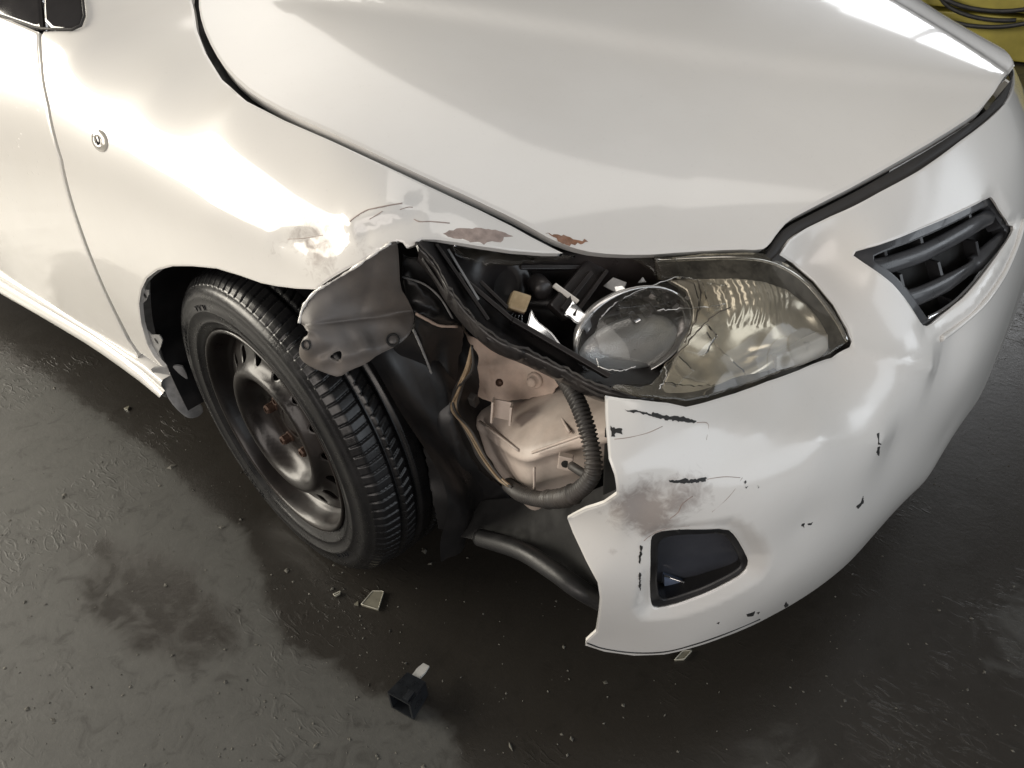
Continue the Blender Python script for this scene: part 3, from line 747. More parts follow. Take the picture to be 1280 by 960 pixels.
# ---- fog lamp recess ---------------------------------------------------
fogb = empty('fog_lamp_bezel', tuple(S_bump.P(S_bump.hit(870, 710))[0])); fogb.parent = bumper
S_f = S_bump.copy(-.004)
fo2 = [(811, 679), (814, 667), (830, 662), (867, 660), (910, 659), (922, 670), (935, 693), (938, 705), (933, 717), (906, 733), (868, 750), (838, 760), (818, 763), (812, 757), (810, 720)]
fi = [(822, 685), (826, 676), (836, 671), (868, 668), (903, 667), (912, 676), (924, 696), (927, 705), (923, 711), (900, 724), (866, 739), (838, 748), (828, 750), (823, 744), (821, 720)]
cxy(panel('frame', S_f, fo2, M['plastic'], fogb, holes=[fi], res=.007, hem=.03, edge=.0015))
Sfb = Surf([S_bump.copy(-.055).P(S_bump.hit(818, 668))[0], S_bump.copy(-.030).P(S_bump.hit(930, 668))[0], S_bump.copy(-.045).P(S_bump.hit(818, 755))[0], S_bump.copy(-.025).P(S_bump.hit(925, 722))[0], S_bump.copy(-.040).P(S_bump.hit(870, 705))[0]], S_bump.en)
M['blank'] = simple('blue_grey_plastic', (.045, .048, .058), .22, var=.2, scale=20)
cxy(panel('blank', Sfb, [(800, 650), (920, 640), (955, 700), (930, 740), (810, 780), (795, 720)], M['blank'], fogb, res=.012, hem=.003, edge=0, ring=False))
M['fin_sky'] = simple('fin_sky_reflection', (.13, .16, .23), .2, var=.2, scale=30)  # blue sky reflection painted into the colour of the fin
pa, pb, pc_, pd = [Sfb.P(Sfb.hit(*q))[0] for q in ((828, 715), (895, 738), (832, 752), (826, 745))]
n = S_bump.en
cxy(mesh_obj('fin', [pa + n * .008, pb + n * .006, pc_ + n * .022 + [0, 0, -.004], pd + n * .020, pa - n * .004, pb - n * .004, pc_, pd], [(0, 3, 2, 1), (0, 1, 5, 4), (1, 2, 6, 5), (2, 3, 7, 6), (3, 0, 4, 7)], M['fin_sky'], fogb, smooth=False))
cxy(tube('fin_edge', [pa + n * .009, (pa + pb) / 2 + n * .0085, pb + n * .007], .0014, M['chrome'], fogb, seg=6))

# ---- headlight ---------------------------------------------------------
top3 = S3(S_hood.copy(-.006), [(715, 312), (760, 319), (815, 321), (880, 316), (950, 314)])
inn3 = S3(S_bump, [(985, 327), (1017, 353), (1042, 383), (1058, 411), (1062, 428)])
low3 = S3(S_bump, [(1000, 460), (960, 474), (920, 489), (880, 501), (835, 501), (780, 495)])
lf3 = np.array([at(700, 462, y=-.80), at(640, 430, y=-.815), at(590, 395, y=-.825), at(550, 345, y=-.825), at(525, 308, y=-.82)])
top0 = S3(S_side.copy(-.012), [(560, 305), (620, 313), (670, 318)])
mid = []
rim3 = np.vstack([top3, inn3, low3, lf3, top0])
S_t = Surf(rim3, (.62, -.5, .6), 4e-4)
for u, v, k in ((950, 395, .020), (880, 400, .024), (820, 410, .022), (1010, 405, .012), (740, 390, .018), (660, 365, .012)):
    q = S_t.hit(u, v); mid.append(S_t.P(q)[0] + S_t.en * k)
S_lens = Surf(np.vstack([rim3, mid]), (.62, -.5, .6), 1e-4)
light = empty('headlight', tuple(S_lens.P(S_lens.hit(850, 420))[0])); light.parent = car
# housing: black bowl behind everything
S_house = Surf(np.vstack([rim3 - S_lens.en * .02, [m_ - S_lens.en * .13 for m_ in mid]]), (.62, -.5, .6), 3e-4)
hl = [(520, 302), (560, 303), (640, 314), (700, 316), (760, 318), (815, 319), (880, 313), (952, 312), (972, 318), (994, 330), (1019, 350), (1044, 380), (1061, 409), (1066, 428), (1042, 449), (1000, 464), (960, 478), (920, 493), (880, 505), (858, 509), (835, 505), (790, 500), (748, 492), (700, 466), (655, 444), (615, 424), (585, 398), (555, 362), (530, 325)]
M['house'] = simple('housing_plastic', (.020, .018, .018), .33, var=.3, scale=14, dust=(.13, .10, .09), dust_amt=.3)
cxy(panel('housing', S_house, hl, M['house'], light, res=.010, hem=.003, edge=0, ring=False))
# broken lower rim of the housing
cr = [(523, 306), (543, 330), (562, 362), (588, 395), (622, 424), (662, 441), (700, 459), (740, 480), (775, 492), (815, 497)]
P = resamp3(spline(S3(S_lens.copy(-.012), cr), 60), 60); nn = S_lens.en; dv = np.array([0.12, -.35, -1.]); dv = unit(dv)
jj = rng.normal(0, .0012, (60, 3))
ribbon('housing_rim', [P - nn * .05, P + nn * .004, P + nn * .006 + jj, P + dv * .006 + nn * .003, P + dv * .012 + nn * .0 + jj * 1.6, P + dv * .013 - nn * .04], M['house'], light, False); cxy(bpy.data.objects['housing_rim'])
ribbon('housing_seam', [P + nn * .0065 - dv * .003 + jj, P + nn * .0072 - dv * .0015, P + nn * .0062 + jj], M['seal'], light, False); cxy(bpy.data.objects['housing_seam'])
# lens
def lens_mat(name, col, rough, haze):
    """thin clear plastic: see-through sheet with a Fresnel gloss and a little yellowed haze"""
    m, t, b = nt(name); out = t.nodes['Material Output']
    g = noise(t, 25, 6, .6, .5); sc = noise(t, 140, 5, .7, .3)
    tr = N_(t, 'ShaderNodeBsdfTransparent'); t.links.new(ramp(t, g, [(.3, [x * .9 for x in col]), (.7, col)]), tr.inputs['Color'])
    hz_ = mth(t, 'MULTIPLY', ramp(t, mth(t, 'ADD', mth(t, 'MULTIPLY', g, .7), mth(t, 'MULTIPLY', sc, .3)), [(.35, (.15, .15, .15)), (.7, (1, 1, 1))]), haze)
    b.inputs['Base Color'].default_value = (.62, .56, .44, 1); b.inputs['Roughness'].default_value = .4
    mx = N_(t, 'ShaderNodeMixShader'); t.links.new(hz_, mx.inputs[0]); t.links.new(tr.outputs[0], mx.inputs[1]); t.links.new(b.outputs[0], mx.inputs[2])
    gl = N_(t, 'ShaderNodeBsdfGlossy'); gl.inputs['Roughness'].default_value = rough
    fr = N_(t, 'ShaderNodeFresnel'); fr.inputs['IOR'].default_value = 1.5
    m2 = N_(t, 'ShaderNodeMixShader'); t.links.new(fr.outputs[0], m2.inputs[0]); t.links.new(mx.outputs[0], m2.inputs[1]); t.links.new(gl.outputs[0], m2.inputs[2])
    t.links.new(m2.outputs[0], out.inputs['Surface']); return m
M['lens'] = lens_mat('yellowed_lens', (.985, .96, .91), .06, .17)
M['clear'] = lens_mat('clear_shard', (.985, .98, .975), .04, .06)
M['bowl'] = simple('aluminised_reflector', (.86, .80, .68), .22, metal=.55, var=.12, scale=12, bump=.05, bscale=30)
M['chrome2'] = simple('dusty_chrome', (.72, .71, .70), .2, metal=.7, var=.3, scale=40, bump=.1, bscale=60)
M['bezel'] = simple('silver_bezel', (.78, .75, .70), .30, metal=.1, var=.25, scale=15)
lo = [(818, 322), (880, 317), (950, 315), (968, 321), (990, 333), (1015, 354), (1040, 384), (1056, 412), (1060, 427), (1038, 442), (1000, 456.5), (960, 470.5), (920, 485), (885, 496), (858, 501), (835, 498), (795, 494), (765, 484), (770, 480), (800, 484), (815, 479), (826, 468), (830, 458), (842, 447), (857, 432), (864, 418), (868, 405), (874, 385), (877, 365), (872, 350), (850, 346), (835, 348), (823, 346)]
cxy(panel('lens', S_lens, lo, M['lens'], light, back=False, res=.012, hem=.0035, edge=.001, jag=.0004))
# loose lens shards still hanging over the low beam
cxy(panel('lens_shard', S_lens.copy(-.006), [(846, 346), (868, 352), (874, 372), (872, 392), (864, 415), (852, 432), (835, 446), (826, 456), (800, 452), (770, 447), (750, 440), (742, 420), (750, 398), (772, 377), (812, 358)], M['clear'], light, back=False, res=.012, hem=.003, edge=.0008, jag=.0005))
cxy(panel('lens_shard', S_lens.copy(-.0045), [(830, 460), (858, 434), (884, 414), (905, 440), (930, 462), (934, 470), (900, 480), (880, 477), (850, 470)], M['clear'], light, back=False, res=.012, hem=.003, edge=.0008, jag=.0005))
# silver bezel along hood and inner edge
bz = S_lens.copy(-.006)
r1 = S3(bz, [(818, 321), (850, 319), (880, 317), (920, 315), (955, 317), (985, 329), (1010, 347), (1033, 375), (1050, 402), (1058, 425)])
r2 = S3(S_lens.copy(-.010), [(820, 336), (850, 335), (880, 335), (920, 337), (952, 342), (980, 353), (1003, 370), (1024, 393), (1041, 413), (1053, 428)])
r3 = S3(S_lens.copy(-.030), [(822, 348), (850, 348), (880, 350), (920, 353), (950, 358), (976, 368), (997, 384), (1016, 404), (1032, 420), (1046, 432)])
rr = [resamp3(spline(r, 50), 50) for r in (r1, r2, r3)]
ribbon('bezel', [rr[0] - nn * .004, rr[0], rr[0] * .6 + rr[1] * .4 + nn * .003, rr[1], rr[1] * .5 + rr[2] * .5 - nn * .004, rr[2]], M['bezel'], light, True); cxy(bpy.data.objects['bezel'])
cxy(tube('bezel_highlight', rr[0] * .62 + rr[1] * .38 + nn * .004, .0028, M['chrome'], light, seg=8))  # chrome strip added to draw a bright highlight line on the bezel
# reflector bowls
def bowl(name, c, ax, r, depth, mat, up=(0, 0, 1), sx=1.0, seg=48, rimw=.004):
    prof = [(r * 1.03, -.004), (r * 1.03, .002), (r, .003)] + [(r * math.cos(t), -depth * math.sin(t)) for t in np.linspace(.02, 1.45, 14)]
    V, Fc = lathe_data((0, 0, 0), (0, 0, 1), prof, seg, (1, 0, 0)); w_ = unit(ax); u_ = unit(np.cross(up, w_)); v_ = np.cross(w_, u_)
    V = [np.asarray(c) + v[0] * sx * u_ + v[1] * v_ + v[2] * w_ for v in V]
    return cxy(mesh_obj(name, V, [f[::-1] for f in Fc], mat, light))
fd = unit([.80, -.42, .25])
q1 = S_lens.copy(-.040).P(S_lens.hit(806, 413))[0]; q2 = S_lens.copy(-.050).P(S_lens.hit(945, 402))[0]
bowl('low_beam_reflector', q1, fd, .056, .06, M['chrome2'], sx=1.45)
S_rf = S_lens.copy(-.036); S_rf.mods = list(S_lens.mods)
S_rf.bump((925, 430), (.045, .035), -.022, .3, 3); S_rf.bump((1000, 395), (.035, .025), -.016, -.6, 3); S_rf.bump((900, 372), (.025, .03), -.014, 0, 3); S_rf.bump((870, 440), (.03, .03), -.018, 0, 3); S_rf.bump((960, 450), (.05, .012), .010, .2, 3)
def flutes(uv, c=S_rf.px([(940, 340), (955, 408)]), w=S_rf.px([(905, 372), (990, 372)])):
    ax_ = unit(w[1] - w[0]); ay_ = np.array([-ax_[1], ax_[0]]); q = uv - c.mean(0); a_ = q @ ax_; b_ = q @ ay_
    L_ = np.linalg.norm(w[1] - w[0]) / 2; H_ = np.linalg.norm(c[1] - c[0]) / 2
    k_ = np.clip((1.15 - np.abs(a_) / L_) / .15, 0, 1) * np.clip((1.0 - np.abs(b_) / H_) / .1, 0, 1)
    return .0010 * np.sin((a_ + 6 * b_ * b_) / L_ * 32) * k_
S_rf.mods.append(flutes)
cxy(panel('high_beam_reflector', S_rf, [(836, 350), (872, 348), (920, 348), (955, 352), (985, 362), (1008, 380), (1030, 404), (1050, 418), (1053, 430), (1038, 439), (1000, 454), (960, 468), (920, 483), (885, 494), (858, 499), (836, 496), (828, 484), (836, 466), (850, 440), (862, 415), (866, 385), (858, 362)], M['bowl'], light, res=.005, hem=.004, edge=.001))
cxy(tube('low_beam_ring', [q1 + 1.45 * .057 * math.cos(a) * unit(np.cross((0, 0, 1), fd)) + .057 * math.sin(a) * unit(np.cross(fd, np.cross((0, 0, 1), fd))) + fd * .004 for a in np.linspace(2.3, 4.6, 40)], .0022, M['clear'], light, seg=8))
# dimpled inner glass of the low beam
m, t, b = nt('dimpled_glass'); b.inputs['Base Color'].default_value = (.75, .75, .74, 1); b.inputs['Roughness'].default_value = .2; b.inputs['Metallic'].default_value = .45
vo = N_(t, 'ShaderNodeTexVoronoi'); vo.inputs['Scale'].default_value = 620; tc = N_(t, 'ShaderNodeTexCoord'); t.links.new(tc.outputs['Object'], vo.inputs['Vector']); bumpn(t, b, vo.outputs['Distance'], .22, .002); M['dimple'] = m
u_ = unit(np.cross((0, 0, 1), fd)); v_ = np.cross(fd, u_)
V, Fc = lathe_data((0, 0, 0), (0, 0, 1), [(.050 * math.sin(t_), .022 * math.cos(t_)) for t_ in np.linspace(.01, 1.6, 12)], 40, (1, 0, 0))
cc = q1 - v_ * .020 - u_ * .004 - fd * .012
cxy(mesh_obj('inner_glass', [cc + v[0] * 1.45 * u_ + v[1] * .78 * v_ + v[2] * .7 * fd for v in V], [f for f in Fc], M['dimple'], light))
# stepped chrome ribs above the low beam and flutes of the high beam
for i in range(4):
    a = S3(S_lens.copy(-.035), [(778 + i * 14, 384 - i * 7), (792 + i * 14, 400 - i * 5)]); 
    cxy(box('chrome_step', a.mean(0), (a[1] - a[0], fd, np.cross(a[1] - a[0], fd)), (.020, .03, .010), M['chrome'], light, .3))
# indicator reflector box at the inner tip
a = S_lens.copy(-.035).P(S_lens.hit(1015, 440))[0]
cxy(box('inner_reflector_block', a, (unit(inn3[-1] - low3[1]), fd, np.cross(unit(inn3[-1] - low3[1]), fd)), (.10, .02, .03), M['bezel'], light, .3))
# cracks in the lens
M['crackd'] = simple('crack_edge', (.10, .08, .06), .4); M['crackw'] = simple('crack_white', (.75, .74, .72), .3)
for pts, r, mt in (([(912, 384), (890, 396), (880, 406), (868, 418), (855, 434), (840, 448), (831, 456)], .0008, 'crackd'), ([(822, 388), (850, 386), (880, 384), (906, 380)], .0005, 'crackw'),
                   ([(873, 350), (876, 372), (872, 392), (864, 412), (856, 428)], .0009, 'crackd'), ([(848, 346), (812, 358), (772, 377), (752, 396)], .0006, 'crackw'), 
                   ([(831, 456), (833, 470), (824, 486)], .0005, 'crackw'), ([(745, 448), (752, 460), (775, 463), (795, 458)], .0005, 'crackw')):
    Pc = spline(S3(S_lens.copy(.001), pts), 24); cxy(tube('crack', Pc + rng.normal(0, .0006, Pc.shape), r * rng.uniform(.6, 1.5, len(Pc)), M[mt], light, seg=5))
# splintered chrome and clear fragments round the low beam
for k in range(16):
    u, v = rng.uniform(748, 868), rng.uniform(338, 402); n_ = rng.integers(3, 6); a0 = rng.uniform(0, 6.28); rr_ = rng.uniform(5, 15)
    q = [(u + rr_ * rng.uniform(.5, 1.2) * math.cos(a0 + 6.283 * i / n_), v + rr_ * .7 * rng.uniform(.5, 1.2) * math.sin(a0 + 6.283 * i / n_)) for i in range(n_)]
    Sx = S_lens.copy(-.030 + rng.uniform(-.012, .008)); g_ = rng.normal(0, .35, 2); c_ = S_lens.hit(u, v); Sx.mods = list(S_lens.mods) + [lambda uv, g_=g_, c_=c_: (uv - c_) @ g_]
    cxy(panel('splinter', Sx, q, M['chrome2'] if k % 3 else M['clear'], light, back=bool(k % 3), res=.01, hem=.0018, edge=0, ring=False))
for q, off in (([(846, 345), (878, 350), (884, 372), (872, 396), (858, 408), (850, 380)], .004), ([(862, 412), (884, 404), (898, 420), (880, 446), (856, 438)], .006), ([(826, 462), (850, 446), (868, 462), (846, 482), (828, 478)], .005), ([(772, 376), (808, 358), (826, 372), (800, 392), (776, 396)], .002), ([(818, 320), (846, 322), (850, 342), (828, 346)], .004), ([(884, 352), (910, 356), (902, 384), (886, 392)], .003)):
    Sx = S_lens.copy(off); g_ = rng.normal(0, .10, 2); c_ = S_lens.hit(*np.mean(q, 0)); Sx.mods = list(S_lens.mods) + [lambda uv, g_=g_, c_=c_: (uv - c_) @ g_]
    cxy(panel('lens_shard', Sx, q, M['clear'], light, back=False, res=.008, hem=.003, edge=.0005, jag=.0006))
# details of the empty indicator chamber
M['cream'] = simple('cream_socket', (.42, .33, .20), .45, var=.3, scale=60, dust=(.16, .07, .03), dust_amt=.5)
bs = S_lens.copy(-.035).P(S_lens.hit(653, 374))[0]; v3 = unit(np.cross(nn, (1, 0, 0)))
sk = empty('bulb_socket', tuple(bs)); sk.parent = light; cxy(sk)
def sub(o, p): o.matrix_parent_inverse = Matrix.Translation(-Vector(bs)); return o
sub(box('socket_body', bs, ((1, .2, -.1), nn, np.cross((1, .2, -.1), nn)), (.026, .026, .024), M['cream'], sk, .3), sk)
sub(box('socket_body', bs + np.array([0, 0, -.011]) + nn * .005, ((1, .2, -.1), nn, np.cross((1, .2, -.1), nn)), (.016, .016, .010), M['rust'], sk, .2), sk)
for i in range(4):
    a = bs + np.array([-.006 + i * .004, 0, -.014]); sub(tube('contact_wire', spline([a, a + [.003 * (i - 1.5), -.006, -.012], a + [.006 * (i - 1.5) + .003, -.002, -.022]], 10), .0007, M['chrome'], sk, seg=5), sk)
cxy(panel('chrome_splinter', S_lens.copy(-.030), [(664, 386), (669, 397), (674, 403), (690, 416), (703, 433), (690, 429), (672, 420), (656, 413), (660, 402)], M['chrome'], light, res=.008, hem=.003, edge=.0008))
cxy(panel('chrome_splinter', S_lens.copy(-.028), [(716, 376), (724, 384), (738, 399), (740, 408), (734, 416), (726, 406), (718, 402), (712, 396), (705, 393)], M['chrome'], light, res=.008, hem=.003, edge=.0008))
cxy(panel('chrome_splinter', S_lens.copy(-.016), [(566, 308), (578, 316), (588, 323), (580, 322), (570, 317)], M['chrome'], light, res=.006, hem=.002, edge=.0005))
cxy(panel('lens_remnant', S_lens.copy(-.010), [(560, 304), (600, 310), (640, 316), (690, 318), (720, 320), (700, 323), (680, 324), (660, 327), (640, 330), (622, 329), (608, 332), (600, 327), (586, 324), (572, 314)], M['clear'], light, back=False, res=.008, hem=.003, edge=.0008, jag=.001))
cxy(panel('lens_remnant', S_lens.copy(-.006), [(764, 482), (790, 480), (815, 481), (828, 476), (845, 480), (870, 483), (895, 480), (880, 492), (855, 498), (830, 496), (795, 493)], M['clear'], light, back=False, res=.008, hem=.003, edge=.0008, jag=.0008))
cxy(panel('lens_remnant', S_lens.copy(-.012), [(785, 321), (816, 321), (822, 345), (812, 334), (800, 326)], M['clear'], light, back=False, res=.008, hem=.003, edge=.0008, jag=.0008))
# black ribbed carrier, adjuster and round cap in the chamber
def bar(name, a, b, w, h, mat, off=-.05, bev=.25):
    A_, B_ = S3(S_lens.copy(off), [a, b]); return cxy(box(name, (A_ + B_) / 2, (B_ - A_, np.cross(B_ - A_, nn), nn), (np.linalg.norm(B_ - A_), w, h), mat, light, bev))
bar('carrier', (695, 392), (745, 330), .030, .03, M['house']); bar('carrier_rib', (700, 388), (736, 342), .006, .036, M['house'], -.047); bar('carrier_rib', (714, 396), (755, 340), .005, .036, M['house'], -.045)
bar('adjuster_rod', (692, 356), (722, 378), .007, .007, M['bezel'], -.034, .5)
k = S_lens.copy(-.045).P(S_lens.hit(686, 355))[0]; lathe('adjuster_cap', k, unit([.8, -.5, .1]), [(.014, -.02), (.014, .004), (.011, .008), (.0001, .009)], M['house'], light, seg=20); cxy(bpy.data.objects['adjuster_cap'])
k = S_lens.copy(-.075).P(S_lens.hit(630, 348))[0]; lathe('indicator_cap', k, unit([.7, -.6, .3]), [(.050, -.03), (.050, -.004), (.046, 0), (.030, .003), (.028, .001), (.0001, .001)], M['house'], light, seg=32); cxy(bpy.data.objects['indicator_cap'])
bar('housing_rib', (572, 343), (640, 400), .005, .012, M['house'], -.03); bar('housing_rib', (600, 352), (634, 385), .004, .010, M['house'], -.03); bar('housing_rib', (545, 305), (610, 400), .004, .01, M['house'], -.018); bar('housing_rib', (640, 400), (760, 470), .006, .02, M['house'], -.03)
bar('housing_rib', (650, 335), (745, 335), .006, .02, M['house'], -.05); bar('housing_rib', (560, 312), (598, 375), .003, .008, M['greymetal'], -.022)

# ---- parts laid open ahead of the wheel ---------------------------------
DUST = (.42, .33, .27)
M['dusty'] = simple('dusty_apron', (.52, .40, .33), .75, var=.4, scale=24, dust=(.72, .62, .54), dust_amt=.5, bump=.25, bscale=90)
M['tank'] = simple('dusty_tank', (.47, .39, .34), .5, var=.35, scale=16, dust=(.74, .68, .63), dust_amt=.6, bump=.35, bscale=35)
M['wire'] = simple('tan_wire', (.30, .22, .14), .5, var=.3, scale=80); M['conduit'] = simple('conduit', (.035, .033, .032), .5, dust=(.17, .14, .12), dust_amt=.35, scale=30)
def PS(pts, en=None, lam=2e-5):
    P = np.array([at(u, v, y=y) for u, v, y in pts]); return Surf(P, en if en is not None else unit(CAM - P.mean(0)), lam)
S_br = PS([(572, 405, -.66), (626, 421, -.655), (695, 475, -.66), (615, 495, -.69), (670, 487, -.67), (597, 460, -.68), (640, 455, -.665)])
S_br.crease((600, 460), (650, 452), .006, .006); S_br.crease((600, 427), (628, 424), .005, .006); S_br.crease((655, 462), (676, 457), .008, .006); S_br.bump((669, 474), (.014, .014), .006, 0, 4); S_br.bump((607, 470), (.010, .028), .007, .1, 4); S_br.bump((590, 420), (.02, .02), .008)
brk = panel('apron_bracket', S_br, [(571, 404), (577, 406), (583, 418), (600, 425), (626, 420), (630, 431), (650, 436), (670, 445), (690, 460), (700, 476), (690, 492), (670, 497), (615, 503), (595, 495), (596, 475), (595, 460), (585, 440), (578, 424)], M['dusty'], car,
            holes=[[(611, 435), (614, 432), (619, 432), (621, 435), (618, 438), (613, 438)]], res=.005, hem=.003, edge=.001, jag=.0006)
k = S_br.hit(669, 475); lathe('bolt', S_br.P(k)[0], S_br.N(k)[0], [(.013, 0), (.013, .003), (.010, .004), (.008, .004), (.008, .012), (.006, .014), (.0001, .014)], M['dusty'], brk, seg=12)
k = S_br.hit(625, 478); lathe('stud', S_br.P(k)[0], S_br.N(k)[0], [(.006, 0), (.006, .004), (.0001, .004)], M['rust'], brk, seg=10)
# washer tank: moulded body with seam ledge
topp = [(586, 519, -.705), (598, 506, -.672), (640, 494, -.645), (700, 476, -.625), (775, 492, -.67), (780, 538, -.745), (725, 549, -.76), (684, 560, -.772), (657, 575, -.785), (620, 548, -.745)]
T3 = np.array([at(*q[:2], y=q[2]) for q in topp]); cT = T3.mean(0); n_t = unit(np.linalg.svd(T3 - cT)[2][2]); n_t = n_t * (1 if n_t @ (CAM - cT) > 0 else -1)
for i in range(len(T3)): T3[i] -= n_t * (n_t @ (T3[i] - cT)) * .6
T3 = resamp3(np.vstack([np.array(smooth_loop(list(T3), 2)), smooth_loop(list(T3), 2)[:1]]), 61)[:-1]
def inset(P, f, dz): return cT + (P - cT) * f + np.array([0, 0, dz])
loops = [inset(T3, .0, .012), inset(T3, .45, .010), inset(T3, .85, .006), inset(T3, .96, .002), inset(T3, 1.0, -.003), inset(T3, 1.035, -.005), inset(T3, 1.035, -.012), inset(T3, 1.0, -.014), inset(T3, .98, -.03), inset(T3, .955, -.058), inset(T3, .93, -.064), inset(T3, .80, -.085), inset(T3, .60, -.145), inset(T3, .30, -.16), inset(T3, 0, -.16)]
loops = [L + np.array([0, .0, 0]) for L in loops]
V = np.vstack(loops); n6 = len(T3)
Fc = [(j * n6 + i, (j + 1) * n6 + i, (j + 1) * n6 + (i + 1) % n6, j * n6 + (i + 1) % n6) for j in range(len(loops) - 1) for i in range(n6)]
tank = mesh_obj('washer_tank', V, Fc, M['tank'], car)
def pt(u, v, y): return at(u, v, y=y)
# upright tab and clip on the tank
c = pt(628, 512, -.735); uu = unit([.8, .3, -.05]); ff = unit([.5, -.8, .2])
for o_, sz in (((0, 0), (.026, .003, .030)), ((-.014, .008), (.003, .018, .034)), ((.014, .008), (.003, .018, .030))):
    box('mount_tab', c + uu * o_[0] + ff * o_[1], (uu, ff, np.cross(uu, ff)), sz, M['tank'], tank, .2)
c = pt(707, 577, -.79); box('clip', c, (uu, ff, np.cross(uu, ff)), (.020, .012, .020), M['tank'], tank, .25); lathe('clip_hole', c + ff * .0065, ff, [(.0055, 0), (.0001, .0004)], M['dark'], tank, seg=14)
tube('clip_strap', spline([pt(714, 582, -.80), pt(730, 592, -.81), pt(745, 598, -.815)], 10), .006, M['conduit'], tank, seg=8)
for (u, v, y), (u2, v2, y2) in (((640, 520, -.70), (725, 503, -.68)), ((600, 527, -.725), (648, 563, -.775)), ((665, 566, -.785), (735, 541, -.765)), ((668, 585, -.80), (668, 612, -.80)), ((690, 500, -.675), (712, 540, -.755))):
    a, b_ = at(u, v, y=y), at(u2, v2, y=y2)
    tube('moulded_rib', resamp3([a, b_], 6), .0022, M['tank'], tank, seg=6)
# corrugated loom
lp = [(636, 606, -.765), (650, 617, -.80), (675, 624, -.82), (705, 622, -.83), (722, 614, -.83), (735, 602, -.83), (742, 585, -.825), (738, 553, -.81), (727, 515, -.79), (714, 487, -.77), (698, 462, -.74)]
P = resamp3(spline([at(u, v, y=y) for u, v, y in lp], 200), 420); L_ = np.linspace(0, 1, 420)
rad = .0100 + .0013 * np.sign(np.sin(np.arange(420) * 2 * math.pi / 5.0)); rad[150:215] = .0125 + rng.normal(0, .0006, 65)
tube('wiring_loom', P, rad, M['conduit'], car, seg=14)
for i in range(7):
    j = rng.normal(0, 3, (6, 2)); Q = [(590, 432), (584, 462), (574 - i * 1.2, 490), (570 - i * .8 + 1, 512), (580 + i, 538), (598 + i * 1.5, 572), (622 + i, 600), (640, 609)]
    P = spline([at(u + (j[min(k, 5)][0] if 0 < k < 7 else 0), v + (j[min(k, 5)][1] * .5 if 0 < k < 7 else 0), y=-.735 - .008 * k - .001 * i) for k, (u, v) in enumerate(Q)], 50); tube('wire', P, .0021, M['wire'] if i % 3 else M['conduit'], car, seg=6)
box('wire_connector', at(592, 500, y=-.735), ((.2, -.4, 1), (1, 0, 0), (0, 1, .4)), (.026, .012, .012), M['conduit'], car, .3)
# ---- black wheel-arch liner, crumpled -----------------------------------
na_, nw = 80, 26; V = []
for i in range(na_ + 1):
    a = math.radians(-18) + math.radians(216) * i / na_
    for j in range(nw + 1):
        w_ = .10 - .33 * j / nw; r = .372 + .012 * math.sin(a * 9 + j * .3) * (1 if a < 1.2 else .2) + .01 * math.sin(j * .9 + a * 4) * (1 if a < 1.0 else .2)
        if j > nw - 3: r -= .04 * (j - nw + 3)
        if a < 1.1: r += .015 * (1.1 - a)
        dx = -.0 if a > 1.2 else .0
        V.append(np.array([-.0233, -.7631, .305]) + r * (math.cos(a) * np.array([1, 0, 0]) + math.sin(a) * WZ) + np.array([0, -1, 0]) * (w_ - (.03 if a < 1.3 else .012)))
Fc = [(i * (nw + 1) + j, i * (nw + 1) + j + 1, (i + 1) * (nw + 1) + j + 1, (i + 1) * (nw + 1) + j) for i in range(na_) for j in range(nw)]
liner = mesh_obj('arch_liner', V, Fc, M['plastic'], car)
S_l1 = PS([(505, 330, -.76), (560, 350, -.72), (578, 405, -.70), (580, 440, -.70), (560, 520, -.76), (590, 590, -.76), (545, 640, -.80), (515, 480, -.78), (497, 432, -.79), (540, 420, -.76)])
S_l1.crease((505, 345), (565, 400), .006, .010); S_l1.crease((518, 390), (572, 408), .005, .012); S_l1.crease((520, 410), (545, 480), .006, .012); S_l1.crease((548, 430), (530, 600), .010, -.012); S_l1.crease((560, 460), (575, 600), .008, .008); S_l1.bump((540, 520), (.03, .05), .012); S_l1.bump((545, 600), (.03, .03), -.012)
panel('liner_fold', S_l1, [(503, 318), (520, 322), (545, 345), (565, 378), (577, 402), (580, 425), (574, 450), (570, 490), (568, 520), (580, 555), (600, 590), (630, 612), (650, 640), (625, 660), (590, 668), (548, 662), (540, 620), (530, 560), (520, 500), (505, 455), (492, 434), (512, 420), (518, 396), (505, 370)], M['plastic'], liner, res=.008, hem=.003, edge=.001, jag=.0008)
for pts, r in (([(520, 392), (535, 400), (550, 407), (571, 408)], .0022), ([(503, 346), (530, 355), (550, 372), (566, 398)], .0014), ([(517, 412), (525, 430), (535, 455), (541, 472)], .0018)):
    tube('scuffed_edge', spline(S3(S_l1.copy(.004), pts), 20), r * (1 + .3 * rng.random(len(spline(S3(S_l1, pts), 20)))), M['greymetal'] if r < .002 else M['dusty'], liner, seg=5)
# splash shield below the bumper corner
S_sp = PS([(600, 650, -.78), (650, 690, -.80), (745, 760, -.83), (700, 640, -.76), (750, 700, -.80), (640, 625, -.74), (700, 700, -.79)])
shield = panel('splash_shield', S_sp, [(560, 640), (600, 625), (640, 622), (700, 630), (770, 600), (790, 640), (770, 700), (765, 740), (748, 740), (720, 725), (690, 708), (660, 690), (640, 680), (600, 676), (570, 670)], M['dark'], car, res=.010, hem=.004, edge=.001)
tube('rolled_edge', resamp3(spline([at(600, 672, y=-.80), at(650, 688, y=-.815), at(690, 712, y=-.83), at(722, 735, y=-.835), at(752, 752, y=-.82)], 40), 40), .014, M['rubber'], shield, seg=16)
